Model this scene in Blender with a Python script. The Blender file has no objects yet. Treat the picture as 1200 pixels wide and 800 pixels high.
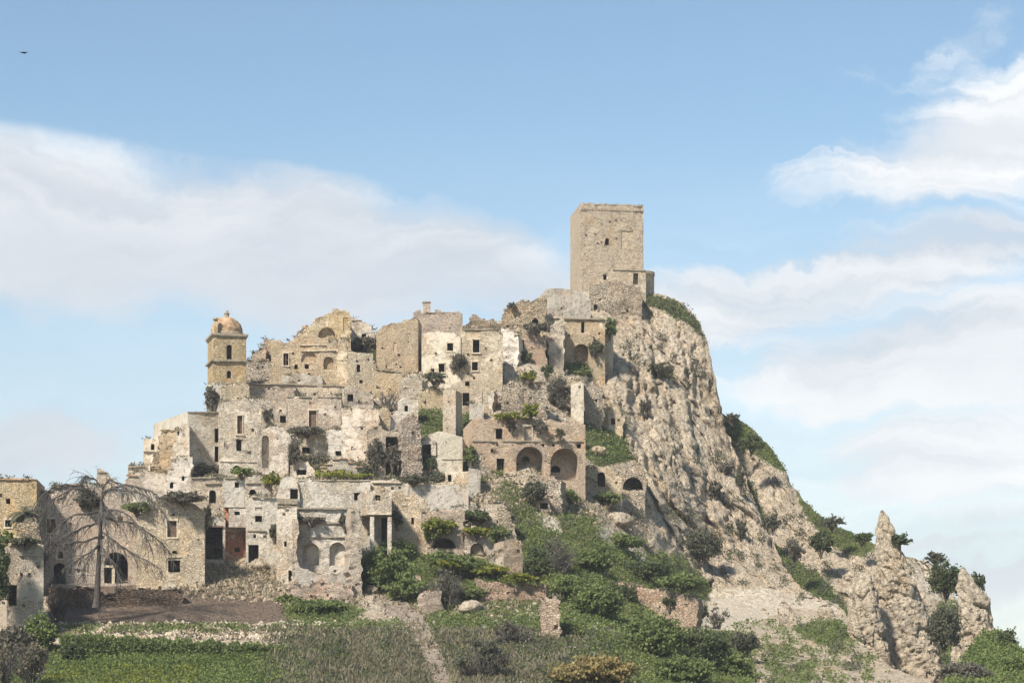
import bpy, bmesh, math, random
import numpy as np
from mathutils import Vector, Matrix, noise as mnoise
from mathutils.geometry import tessellate_polygon
random.seed(7)
RS = np.random.RandomState(11)
SC = bpy.context.scene
COL = SC.collection

HAZE = 0.00012
# ------------------------------------------------------------------ camera
F = 2600.0; HZ = 830.0; CZ = 1.7            # focal length in photo pixels, eye-level row, eye height
cam = bpy.data.cameras.new('camera'); cam.sensor_width = 36.0; cam.lens = F / 1200.0 * 36.0
cam.shift_y = (HZ - 400.0) / 1200.0; cam.clip_start = 0.5; cam.clip_end = 20000.0
camo = bpy.data.objects.new('camera', cam); COL.objects.link(camo)
camo.location = (0, 0, CZ); camo.rotation_euler = (math.radians(90), 0, 0)
SC.camera = camo

# ------------------------------------------------------------------ light, sky
SUN_EL = 45.0; SUN_AZ = -142.0              # degrees; azimuth from +Y clockwise (sun behind the camera, to the left)
sv = Vector((math.sin(math.radians(SUN_AZ)) * math.cos(math.radians(SUN_EL)),
             math.cos(math.radians(SUN_AZ)) * math.cos(math.radians(SUN_EL)), math.sin(math.radians(SUN_EL))))
sun = bpy.data.lights.new('sun', 'SUN'); sun.energy = 3.6; sun.angle = math.radians(5.0); sun.color = (1.0, 0.915, 0.80)
suno = bpy.data.objects.new('sun', sun); COL.objects.link(suno)
suno.rotation_euler = (-sv).to_track_quat('-Z', 'Y').to_euler(); suno.location = (0, 0, 200)
SC.view_settings.view_transform = 'Standard'; SC.view_settings.look = 'None'
SC.view_settings.exposure = 1.16; SC.view_settings.gamma = 1.0; SC.view_settings.use_curve_mapping = False

class NT:
    """tiny node-tree writer"""
    def __init__(s, tree): s.t = tree; s.n = tree.nodes; s.l = tree.links; s.n.clear()
    def new(s, typ, **kw):
        nd = s.n.new(typ)
        for k, v in kw.items(): setattr(nd, k, v)
        return nd
    def put(s, inp, v):
        if v is None: return
        if isinstance(v, bpy.types.NodeSocket): s.l.new(v, inp)
        else: inp.default_value = v
    def math(s, op, a, b=None, c=None, clamp=False):
        nd = s.new('ShaderNodeMath', operation=op); nd.use_clamp = clamp
        s.put(nd.inputs[0], a); s.put(nd.inputs[1], b)
        if c is not None: s.put(nd.inputs[2], c)
        return nd.outputs[0]
    def vmath(s, op, a, b=None):
        nd = s.new('ShaderNodeVectorMath', operation=op); s.put(nd.inputs[0], a)
        if b is not None: s.put(nd.inputs[1], b)
        return nd.outputs[0]
    def noise(s, vec, scale, detail=4, rough=0.55, dist=0.0):
        nd = s.new('ShaderNodeTexNoise'); s.put(nd.inputs['Vector'], vec)
        nd.inputs['Scale'].default_value = scale; nd.inputs['Detail'].default_value = detail
        nd.inputs['Roughness'].default_value = rough; nd.inputs['Distortion'].default_value = dist
        return nd.outputs[0]
    def voro(s, vec, scale, feature='F1', out=0, rnd=1.0):
        nd = s.new('ShaderNodeTexVoronoi', feature=feature); s.put(nd.inputs['Vector'], vec)
        nd.inputs['Scale'].default_value = scale; nd.inputs['Randomness'].default_value = rnd
        return nd.outputs[out]
    def step(s, v, lo, hi, a=0.0, b=1.0):
        nd = s.new('ShaderNodeMapRange', interpolation_type='SMOOTHSTEP'); s.put(nd.inputs[0], v)
        for i, x in enumerate((lo, hi, a, b)): s.put(nd.inputs[i + 1], x)
        return nd.outputs[0]
    def mix(s, f, a, b, mode='MIX'):
        nd = s.new('ShaderNodeMix', data_type='RGBA', blend_type=mode)
        s.put(nd.inputs['Factor'], f)
        for k, v in ((6, a), (7, b)):
            if isinstance(v, tuple) and len(v) == 3: v = v + (1.0,)
            s.put(nd.inputs[k], v)
        return nd.outputs[2]

wd = bpy.data.worlds.new('World'); SC.world = wd; wd.use_nodes = True
w = NT(wd.node_tree)
sky = w.new('ShaderNodeTexSky', sky_type='NISHITA'); sky.sun_disc = False
sky.sun_elevation = math.radians(SUN_EL); sky.sun_rotation = math.radians(SUN_AZ)
sky.air_density = 1.0; sky.dust_density = 0.6; sky.ozone_density = 1.5; sky.altitude = 300
tc = w.new('ShaderNodeTexCoord').outputs['Generated']
sx = w.new('ShaderNodeSeparateXYZ'); w.l.new(tc, sx.inputs[0])
yy = w.math('MAXIMUM', w.math('ABSOLUTE', sx.outputs[1]), 0.2)
su = w.math('DIVIDE', sx.outputs[0], yy); svv = w.math('DIVIDE', sx.outputs[2], yy)
cv = w.new('ShaderNodeCombineXYZ'); w.put(cv.inputs[0], su); w.put(cv.inputs[1], svv)
uv = cv.outputs[0]
def blob(px, py, rx, ry, ang, wt):          # soft cloud bank centred on a direction
    u0, v0 = (px - 600) / F, (HZ - py) / F
    m = w.new('ShaderNodeMapping', vector_type='TEXTURE'); w.put(m.inputs[0], warp)
    m.inputs[1].default_value = (u0, v0, 0); m.inputs[2].default_value = (0, 0, math.radians(ang))
    m.inputs[3].default_value = (rx / F, ry / F, 1)
    ln = w.new('ShaderNodeVectorMath', operation='LENGTH'); w.l.new(m.outputs[0], ln.inputs[0])
    return w.step(ln.outputs['Value'], 0.2, 1.5, wt, 0.0)
wn = w.new('ShaderNodeTexNoise'); w.put(wn.inputs['Vector'], uv); wn.inputs['Scale'].default_value = 13; wn.inputs['Detail'].default_value = 8; wn.inputs['Roughness'].default_value = .62
warp = w.vmath('ADD', uv, w.vmath('MULTIPLY', w.vmath('SUBTRACT', wn.outputs['Color'], (0.5, 0.5, 0.5)), (0.10, 0.06, 0)))
mpw = w.new('ShaderNodeMapping'); w.put(mpw.inputs[0], warp); mpw.inputs[2].default_value = (0, 0, math.radians(-14)); mpw.inputs[3].default_value = (5.0, 17.0, 1)
streak = w.noise(mpw.outputs[0], 1.0, 7, 0.58, 0.3)
BL = [(60, 255, 330, 120, -6, 1.1), (330, 285, 330, 115, -9, 1.15), (520, 300, 190, 95, -14, 1.0), (640, 350, 170, 70, -8, .85), (-60, 190, 190, 60, 0, .7),
      (20, 530, 230, 62, 0, 1.0), (-80, 640, 260, 120, 0, .8), (860, 350, 260, 66, 9, .92), (1090, 300, 290, 66, 11, .95), (1140, 150, 215, 90, 20, 1.1),
      (1090, 420, 340, 90, 6, .98), (1150, 540, 310, 90, 0, .95), (960, 470, 110, 40, 0, .25), (1180, 650, 300, 80, 0, 1.0), (1130, 30, 150, 22, 25, .4), (250, 420, 180, 50, 0, .5)]
upx = w.math('ADD', w.math('MULTIPLY', su, F), 600.0); edge_row = w.math('ADD', w.math('MULTIPLY', upx, 0.150), 128.0)
vpy = w.math('SUBTRACT', HZ, w.math('MULTIPLY', svv, F))
wob_ = w.math('MULTIPLY', w.math('SUBTRACT', w.noise(uv, 5.0, 6, .55), .5), 34.0)
below_edge = w.math('ADD', w.math('SUBTRACT', vpy, edge_row), wob_)          # how far under the cloud bank's upper rim
mpr = w.new('ShaderNodeMapping'); w.put(mpr.inputs[0], warp); mpr.inputs[2].default_value = (0, 0, math.radians(-13)); mpr.inputs[3].default_value = (2.2, 24.0, 1)
streak2 = w.noise(mpr.outputs[0], 1.0, 7, 0.6, 0.2)
cl = None
for b in BL:
    o = blob(*b)
    if b[0] < 700 and b[1] < 450: o = w.math('MULTIPLY', o, w.step(below_edge, -8.0, 22.0))
    cl = o if cl is None else w.math('MAXIMUM', cl, o)
isr = w.step(upx, 620.0, 820.0)
stk = w.math('ADD', w.math('MULTIPLY', streak, w.math('SUBTRACT', 1.0, isr)), w.math('MULTIPLY', streak2, isr))
front = w.math('ADD', cl, w.math('MULTIPLY', w.math('SUBTRACT', stk, 0.5), w.math('ADD', 0.9, w.math('MULTIPLY', isr, 1.3))))
cov = w.step(front, 0.18, 0.96)
cov = w.math('MAXIMUM', cov, w.step(svv, 0.28, 0.05, 0.0, 0.78))            # milky air low down
thick = w.math('MULTIPLY', w.step(w.noise(uv, 11.0, 5, 0.55), 0.38, 0.66), w.step(svv, 0.08, 0.26, 0.35, 1.0))
shade = w.step(w.noise(mpw.outputs[0], 0.55, 5, 0.5), 0.35, 0.65)
lit = w.math('MULTIPLY', w.math('ADD', w.math('MULTIPLY', w.step(stk, .40, .60), .55), w.math('MULTIPLY', shade, .45)), w.math('MAXIMUM', isr, w.step(below_edge, 170.0, 25.0, .30, 1.25)))
ccol = w.mix(lit, (0.295, 0.315, 0.345), (0.468, 0.47, 0.47))
b1 = w.new('ShaderNodeBackground'); b1.inputs[1].default_value = 0.074
skc = w.mix(1.0, sky.outputs[0], (0.99, 1.03, 0.95, 1), 'MULTIPLY')
w.put(b1.inputs[0], skc)
b2 = w.new('ShaderNodeBackground'); b2.inputs[1].default_value = 1.0; w.put(b2.inputs[0], ccol)
ms = w.new('ShaderNodeMixShader'); w.put(ms.inputs[0], w.math('MULTIPLY', cov, 0.93)); w.l.new(b1.outputs[0], ms.inputs[1]); w.l.new(b2.outputs[0], ms.inputs[2])
wo = w.new('ShaderNodeOutputWorld'); w.l.new(ms.outputs[0], wo.inputs[0])

# ------------------------------------------------------------------ noise in numpy
_perm = RS.permutation(256); _perm = np.concatenate([_perm, _perm, _perm])
_g = RS.normal(size=(256, 3)); _g /= np.linalg.norm(_g, axis=1)[:, None]
def perlin(x, y, z):
    xi, yi, zi = np.floor(x).astype(int), np.floor(y).astype(int), np.floor(z).astype(int)
    xf, yf, zf = x - xi, y - yi, z - zi
    u, v, t = [a * a * a * (a * (a * 6 - 15) + 10) for a in (xf, yf, zf)]
    xi &= 255; yi &= 255; zi &= 255
    def gr(i, j, k):
        h = _perm[_perm[_perm[(xi + i) & 255] + ((yi + j) & 255)] + ((zi + k) & 255)] & 255
        g = _g[h]; return g[..., 0] * (xf - i) + g[..., 1] * (yf - j) + g[..., 2] * (zf - k)
    a = gr(0,0,0)*(1-u)+gr(1,0,0)*u; b = gr(0,1,0)*(1-u)+gr(1,1,0)*u
    c = gr(0,0,1)*(1-u)+gr(1,0,1)*u; d = gr(0,1,1)*(1-u)+gr(1,1,1)*u
    return ((a*(1-v)+b*v)*(1-t) + (c*(1-v)+d*v)*t) * 1.6
def fbm(x, y, z, o=4, ridge=False):
    s = 0; a = 1.0; tot = 0
    for i in range(o):
        n = perlin(x + 17.3*i, y - 9.1*i, z + 5.7*i)
        if ridge: n = 1 - 2*np.abs(n)
        s = s + a*n; tot += a; a *= 0.5; x = x*2.03; y = y*2.03; z = z*2.03
    return s / tot

# ------------------------------------------------------------------ places: depth of the hill's front for a photo row and column
KN = [(-3000, [(835,215),(800,235),(740,258),(706,275),(690,282),(640,300),(560,322),(500,342),(440,365),(380,392),(340,415),(250,440)]),
      (620, [(835,215),(800,235),(740,258),(706,275),(690,282),(640,300),(560,322),(500,342),(440,365),(380,392),(340,415),(250,440)]),
      (700, [(835,215),(800,237),(740,262),(700,284),(660,302),(620,315),(580,333),(540,350),(480,371),(420,388),(360,407),(335,417),(250,430)]),
      (760, [(835,218),(800,242),(740,275),(700,302),(660,325),(620,340),(600,350),(540,366),(480,381),(400,398),(345,415),(250,430)]),
      (830, [(835,222),(800,250),(740,300),(715,338),(700,352),(640,368),(560,381),(480,393),(430,399),(385,406),(250,430)]),
      (900, [(835,228),(800,262),(760,295),(740,315),(720,333),(700,346),(640,372),(560,385),(250,430)]),
      (1010, [(835,235),(800,268),(740,305),(700,335),(640,365),(560,385),(250,430)]),
      (3000, [(835,235),(800,268),(740,305),(700,335),(640,365),(560,385),(250,430)])]
_kx = np.array([k[0] for k in KN], float)
def DEP(px, py):
    px = np.asarray(px, float); py = np.asarray(py, float)
    px, py = np.broadcast_arrays(px, py)
    cols = np.stack([np.interp(-py, [-p for p, _ in k[1]], [d for _, d in k[1]]) for k in KN])
    i = np.clip(np.searchsorted(_kx, px) - 1, 0, len(KN) - 2)
    t = np.clip((px - _kx[i]) / (_kx[i+1] - _kx[i]), 0, 1)
    a = np.take_along_axis(cols, i[None], 0)[0]; b = np.take_along_axis(cols, (i+1)[None], 0)[0]
    return a + (b - a) * t
def PT(px, py, Y): return Vector(((px - 600) * Y / F, Y, CZ + (HZ - py) * Y / F))
def at(px, py, dy=0.0): return PT(px, py, float(DEP(px, py)) + dy)

# ------------------------------------------------------------------ object helpers
def tag(o, label=None, cat=None, group=None, kind=None):
    for k, v in (('label', label), ('category', cat), ('group', group), ('kind', kind)):
        if v: o[k] = v
    return o
def empty(name, loc, rz=0.0):
    o = bpy.data.objects.new(name, None); COL.objects.link(o); o.location = loc; o.rotation_euler = (0, 0, rz); o.empty_display_size = 0.5
    return o
def mesh_obj(name, verts, faces, mat, parent=None, smooth=False, loc=None):
    me = bpy.data.meshes.new(name); me.from_pydata([tuple(v) for v in verts], [], faces)
    if smooth is True: me.polygons.foreach_set('use_smooth', [True] * len(me.polygons))
    elif smooth: me.polygons.foreach_set('use_smooth', smooth)
    me.materials.append(mat); me.update()
    o = bpy.data.objects.new(name, me); COL.objects.link(o)
    if parent: o.parent = parent
    if loc is not None: o.location = loc
    return o
def np_mesh(name, V, Fq, mat, parent=None, attrs=None, smooth=True, loc=None):
    """V (n,3), Fq (m,k) arrays"""
    me = bpy.data.meshes.new(name); n, k = len(Fq), Fq.shape[1]
    me.vertices.add(len(V)); me.vertices.foreach_set('co', np.asarray(V, np.float32).ravel())
    me.loops.add(n * k); me.loops.foreach_set('vertex_index', np.asarray(Fq, np.int32).ravel())
    me.polygons.add(n); me.polygons.foreach_set('loop_start', np.arange(0, n*k, k, dtype=np.int32))
    me.polygons.foreach_set('use_smooth', np.full(n, smooth))
    if attrs:
        for nm, arr in attrs.items():
            if arr.ndim == 1:
                a = me.attributes.new(nm, 'FLOAT', 'POINT'); a.data.foreach_set('value', arr.astype(np.float32))
            else:
                a = me.color_attributes.new(nm, 'FLOAT_COLOR', 'POINT')
                c = np.ones((len(V), 4), np.float32); c[:, :arr.shape[1]] = arr; a.data.foreach_set('color', c.ravel())
    me.materials.append(mat); me.update(calc_edges=True); me.validate()
    o = bpy.data.objects.new(name, me); COL.objects.link(o)
    if parent: o.parent = parent
    if loc is not None: o.location = loc
    return o
class MB:
    def __init__(s): s.v = []; s.f = []
    def box(s, x0, x1, y0, y1, z0, z1, j=0.0):
        b = len(s.v); r = lambda: random.uniform(-j, j)
        for x, y, z in ((x0,y0,z0),(x1,y0,z0),(x1,y1,z0),(x0,y1,z0),(x0,y0,z1),(x1,y0,z1),(x1,y1,z1),(x0,y1,z1)):
            s.v.append((x+r(), y+r(), z+r()))
        for q in ((0,3,2,1),(4,5,6,7),(0,1,5,4),(1,2,6,5),(2,3,7,6),(3,0,4,7)): s.f.append(tuple(b+i for i in q))
    def tube(s, pts, rad, n=6, cap=True):
        b0 = len(s.v)
        for i, p in enumerate(pts):
            p = Vector(p); d = (Vector(pts[min(i+1, len(pts)-1)]) - Vector(pts[max(i-1, 0)]))
            if d.length < 1e-6: d = Vector((0, 0, 1))
            d.normalize(); a = d.cross(Vector((0.3, 1, 0.1))); a = a.normalized() if a.length > 1e-3 else Vector((1, 0, 0)); c = d.cross(a)
            for k in range(n):
                t = 2*math.pi*k/n; q = p + (a*math.cos(t) + c*math.sin(t)) * rad[i]; s.v.append(tuple(q))
        for i in range(len(pts)-1):
            for k in range(n):
                s.f.append((b0+i*n+k, b0+i*n+(k+1) % n, b0+(i+1)*n+(k+1) % n, b0+(i+1)*n+k))
        if cap:
            s.f.append(tuple(b0+k for k in range(n))[::-1]); s.f.append(tuple(b0+(len(pts)-1)*n+k for k in range(n)))
    def lathe(s, prof, n=24, cx=0, cy=0, jit=0.0, a0=0, a1=2*math.pi):
        b0 = len(s.v); m = len(prof); full = abs(a1-a0-2*math.pi) < 1e-6; nn = n if full else n+1
        for r, z in prof:
            for k in range(nn):
                t = a0+(a1-a0)*k/n; s.v.append((cx+r*math.cos(t)+random.uniform(-jit, jit), cy+r*math.sin(t), z+random.uniform(-jit, jit)))
        for i in range(m-1):
            for k in range(n): s.f.append((b0+i*nn+k, b0+i*nn+(k+1) % nn, b0+(i+1)*nn+(k+1) % nn, b0+(i+1)*nn+k))
    def build(s, name, mat, parent=None, smooth=False, loc=None): return mesh_obj(name, s.v, s.f, mat, parent, smooth, loc)

# ------------------------------------------------------------------ materials
def mat_base(name):
    m = bpy.data.materials.new(name); m.use_nodes = True; t = NT(m.node_tree)
    bs = t.new('ShaderNodeBsdfPrincipled'); out = t.new('ShaderNodeOutputMaterial'); t.l.new(bs.outputs[0], out.inputs[0])
    bs.inputs['Roughness'].default_value = 0.9; bs.inputs['Specular IOR Level'].default_value = 0.15
    return m, t, bs
def bump(t, bs, h, strength, dist):
    b = t.new('ShaderNodeBump'); b.inputs['Strength'].default_value = strength; b.inputs['Distance'].default_value = dist
    t.put(b.inputs['Height'], h); t.l.new(b.outputs[0], bs.inputs['Normal'])
def masonry(name, ca, cb, plaster=None, pa=0.5, stain=0.5, size=2.2, mortar=0.55, fine=1.0):
    size *= 1.4
    m, t, bs = mat_base(name)
    tc = t.new('ShaderNodeTexCoord').outputs['Object']; oi = t.new('ShaderNodeObjectInfo').outputs['Random']
    cx = t.new('ShaderNodeCombineXYZ'); 
    for i in range(3): t.put(cx.inputs[i], t.math('MULTIPLY', oi, 90.0 + 31*i))
    co = t.vmath('ADD', tc, cx.outputs[0])
    st = t.vmath('MULTIPLY', t.vmath('ADD', co, t.vmath('MULTIPLY', t.new('ShaderNodeTexNoise').outputs['Color'], (0, 0, 0))), (1.0, 1.0, 1.75))
    edge = t.voro(st, size, 'DISTANCE_TO_EDGE', 0); cell = t.voro(st, size, 'F1', 1)
    sep = t.new('ShaderNodeSeparateColor'); t.l.new(cell, sep.inputs[0]); rnd = sep.outputs[0]; rnd2 = sep.outputs[1]
    big = t.noise(co, 0.16, 5, 0.6); mid = t.noise(co, 0.9, 5, 0.65)
    col = t.mix(t.step(big, 0.35, 0.65), ca, cb)
    col = t.mix(t.math('MULTIPLY', t.math('SUBTRACT', rnd, 0.4, clamp=True), 0.8), col, tuple(c*0.50 for c in ca))
    col = t.mix(t.math('MULTIPLY', t.step(rnd2, 0.70, 0.95), 0.55), col, (min(ca[0]*1.32, .8), min(ca[1]*1.30, .76), min(ca[2]*1.24, .7)))
    joint = t.step(edge, 0.0, 0.11)
    jc = t.mix(0.5, cb, (0.62, 0.56, 0.46))
    col = t.mix(t.math('MULTIPLY', t.math('SUBTRACT', 1.0, joint), mortar), col, tuple(c*0.42 for c in ca))
    # scattered lost stones leave small dark pits
    pit = t.step(t.voro(co, 0.85, 'F1', 0), 0.045, 0.13, 1.0, 0.0)
    col = t.mix(t.math('MULTIPLY', pit, 0.75), col, tuple(c*0.18 for c in ca))
    hgt = t.math('SUBTRACT', t.math('MULTIPLY', joint, 0.5), pit)
    if plaster:
        pm = t.step(t.math('ADD', t.noise(co, 0.28, 6, 0.62), t.math('MULTIPLY', t.math('SUBTRACT', mid, 0.5), 0.35)), 1 - pa - 0.03, 1 - pa + 0.03)
        pc = t.mix(t.step(mid, 0.3, 0.7), plaster, tuple(c*0.84 for c in plaster))
        col = t.mix(t.math('MULTIPLY', pm, 0.93), col, pc)
        hgt = t.math('ADD', t.math('MULTIPLY', hgt, t.math('SUBTRACT', 1.0, t.math('MULTIPLY', pm, 0.85))), t.math('MULTIPLY', pm, 0.45))
    scr = t.step(t.noise(co, 1.3, 7, 0.72, .6), 0.56, 0.64)           # scars where render and faces have fallen
    col = t.mix(t.math('MULTIPLY', scr, .5*(stain+.35)), col, tuple(c*0.60 for c in ca)); hgt = t.math('SUBTRACT', hgt, t.math('MULTIPLY', scr, .5))
    tone = t.noise(co, .33, 4, .6); col = t.mix(t.math('MULTIPLY', t.step(tone, .52, .68), .5), col, (ca[0]*1.02, ca[1]*.86, ca[2]*.70))
    sv_ = t.vmath('MULTIPLY', co, (0.55, 0.55, 0.13))
    sm = t.step(t.noise(sv_, 1.0, 5, 0.6), 0.50, 0.74)
    col = t.mix(t.math('MULTIPLY', sm, stain), col, (0.20, 0.18, 0.15))
    gr = t.step(t.noise(co, 0.55, 5, 0.7), 0.60, 0.72)
    col = t.mix(t.math('MULTIPLY', gr, stain*0.6), col, (0.17, 0.165, 0.12))
    hgt = t.math('ADD', hgt, t.math('MULTIPLY', t.noise(co, 2.4, 6, 0.7), 1.3))
    # every house has its own tone of stone
    hs = t.new('ShaderNodeHueSaturation'); t.put(hs.inputs['Color'], col); r2_ = t.math('FRACT', t.math('MULTIPLY', oi, 7.3))
    t.put(hs.inputs['Value'], t.math('ADD', .90, t.math('MULTIPLY', oi, .26))); t.put(hs.inputs['Saturation'], t.math('ADD', .84, t.math('MULTIPLY', r2_, .34))); t.put(hs.inputs['Hue'], t.math('ADD', .492, t.math('MULTIPLY', t.math('FRACT', t.math('MULTIPLY', oi, 13.1)), .013)))
    t.put(bs.inputs['Base Color'], hs.outputs[0]); bump(t, bs, hgt, 0.9*fine, 0.22)
    return m
M = {}
M['tan'] = masonry('tan_rubble_masonry', (.50,.41,.29), (.56,.475,.355), None, stain=.35)
M['tower'] = masonry('tower_masonry', (.50,.415,.315), (.545,.465,.365), None, stain=.16, size=1.9, mortar=.45)
M['warm'] = masonry('warm_stone', (.53,.41,.26), (.50,.42,.31), (.60,.52,.40), .36, stain=.28)
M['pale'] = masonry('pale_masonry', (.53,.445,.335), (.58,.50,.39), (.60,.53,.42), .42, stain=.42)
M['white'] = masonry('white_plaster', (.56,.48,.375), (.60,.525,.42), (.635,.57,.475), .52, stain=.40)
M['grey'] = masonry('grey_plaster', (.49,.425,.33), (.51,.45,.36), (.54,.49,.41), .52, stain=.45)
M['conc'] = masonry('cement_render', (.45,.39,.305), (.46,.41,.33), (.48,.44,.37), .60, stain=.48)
M['pink'] = masonry('pinkish_brick_masonry', (.50,.39,.295), (.53,.44,.34), (.58,.50,.41), .34, stain=.32, size=2.6)
M['rubble'] = masonry('rough_rubble', (.46,.38,.28), (.55,.465,.35), None, stain=.42, size=1.7, mortar=.9, fine=1.5)
M['red'] = masonry('red_paint', (.46,.25,.18), (.46,.25,.18), (.45,.42,.37), .50, stain=.3)
M['brown'] = masonry('brown_dry_stone', (.16,.125,.098), (.22,.175,.14), None, stain=.35, size=1.8, mortar=.9, fine=1.4)
M['redstone'] = masonry('reddish_retaining_stone', (.36,.27,.20), (.45,.36,.275), None, stain=.4, size=1.7, mortar=.7)
def plain(name, c, rough=.85, var=.3, sc=2.0):
    m, t, bs = mat_base(name); co = t.new('ShaderNodeTexCoord').outputs['Object']
    n = t.noise(co, sc, 4, .6); t.put(bs.inputs['Base Color'], t.mix(t.step(n, .3, .7), tuple(x*(1-var) for x in c), tuple(min(x*(1+var), .9) for x in c)))
    bs.inputs['Roughness'].default_value = rough; bump(t, bs, n, .4, .05); return m
M['dark'] = plain('shade_dark_interior', (.11,.09,.07))  # dark colour stands in for the shade inside openings
M['wood'] = plain('weathered_wood', (.13,.09,.065), sc=4)
M['trim'] = plain('cut_stone_trim', (.50,.425,.32), sc=3)
M['grime'] = plain('grimy_cornice_stone', (.26,.225,.17), sc=2.5)
M['tile'] = plain('old_roof_tile', (.38,.25,.16), var=.4, sc=3)
M['dome'] = plain('orange_dome_tile', (.31,.21,.13), var=.45, sc=1.3)
M['bark'] = plain('grey_dead_wood', (.08,.07,.062), var=.35, sc=5)
M['twig'] = plain('grey_brown_twigs', (.085,.078,.07), var=.3)
M['trunk'] = plain('tree_bark', (.12,.095,.07))
M['metal'] = plain('dull_metal', (.12,.12,.12), .5)
M['bird'] = plain('black_feathers', (.03,.03,.035), .6)
def leafmat(name, ca, cb, cc=None):
    m, t, bs = mat_base(name)
    at_ = t.new('ShaderNodeAttribute', attribute_name='tint').outputs['Fac']
    col = t.mix(at_, ca, cb)
    if cc: col = t.mix(t.step(at_, .80, .9), col, cc)
    t.put(bs.inputs['Base Color'], col); bs.inputs['Roughness'].default_value = .75
    tr = t.new('ShaderNodeBsdfTranslucent'); t.put(tr.inputs[0], col)
    mx = t.new('ShaderNodeMixShader'); mx.inputs[0].default_value = .40
    out = [n for n in t.n if n.type == 'OUTPUT_MATERIAL'][0]
    t.l.new(bs.outputs[0], mx.inputs[1]); t.l.new(tr.outputs[0], mx.inputs[2]); t.l.new(mx.outputs[0], out.inputs[0])
    return m
LM = {'green': leafmat('green_leaves', (.098,.130,.045), (.215,.255,.095)),
      'dark': leafmat('dark_green_leaves', (.062,.082,.038), (.140,.165,.074)),
      'bright': leafmat('fresh_green_leaves', (.105,.145,.045), (.225,.265,.092)),
      'yellow': leafmat('yellow_flowering_leaves', (.13,.165,.035), (.27,.27,.055), (.55,.48,.05)),
      'olive': leafmat('olive_grey_leaves', (.082,.088,.055), (.175,.175,.120)),
      'grey': leafmat('grey_scrub_leaves', (.105,.10,.075), (.22,.20,.155)),
      'dry': leafmat('dry_grass_blades', (.14,.125,.078), (.30,.26,.175)),
      'rust': leafmat('golden_brown_leaves', (.18,.15,.065), (.40,.32,.14)),
      'white': leafmat('white_flower_heads', (.45,.45,.38), (.70,.70,.62)),
      'field': leafmat('field_grass', (.105,.145,.042), (.21,.25,.088))}

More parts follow.
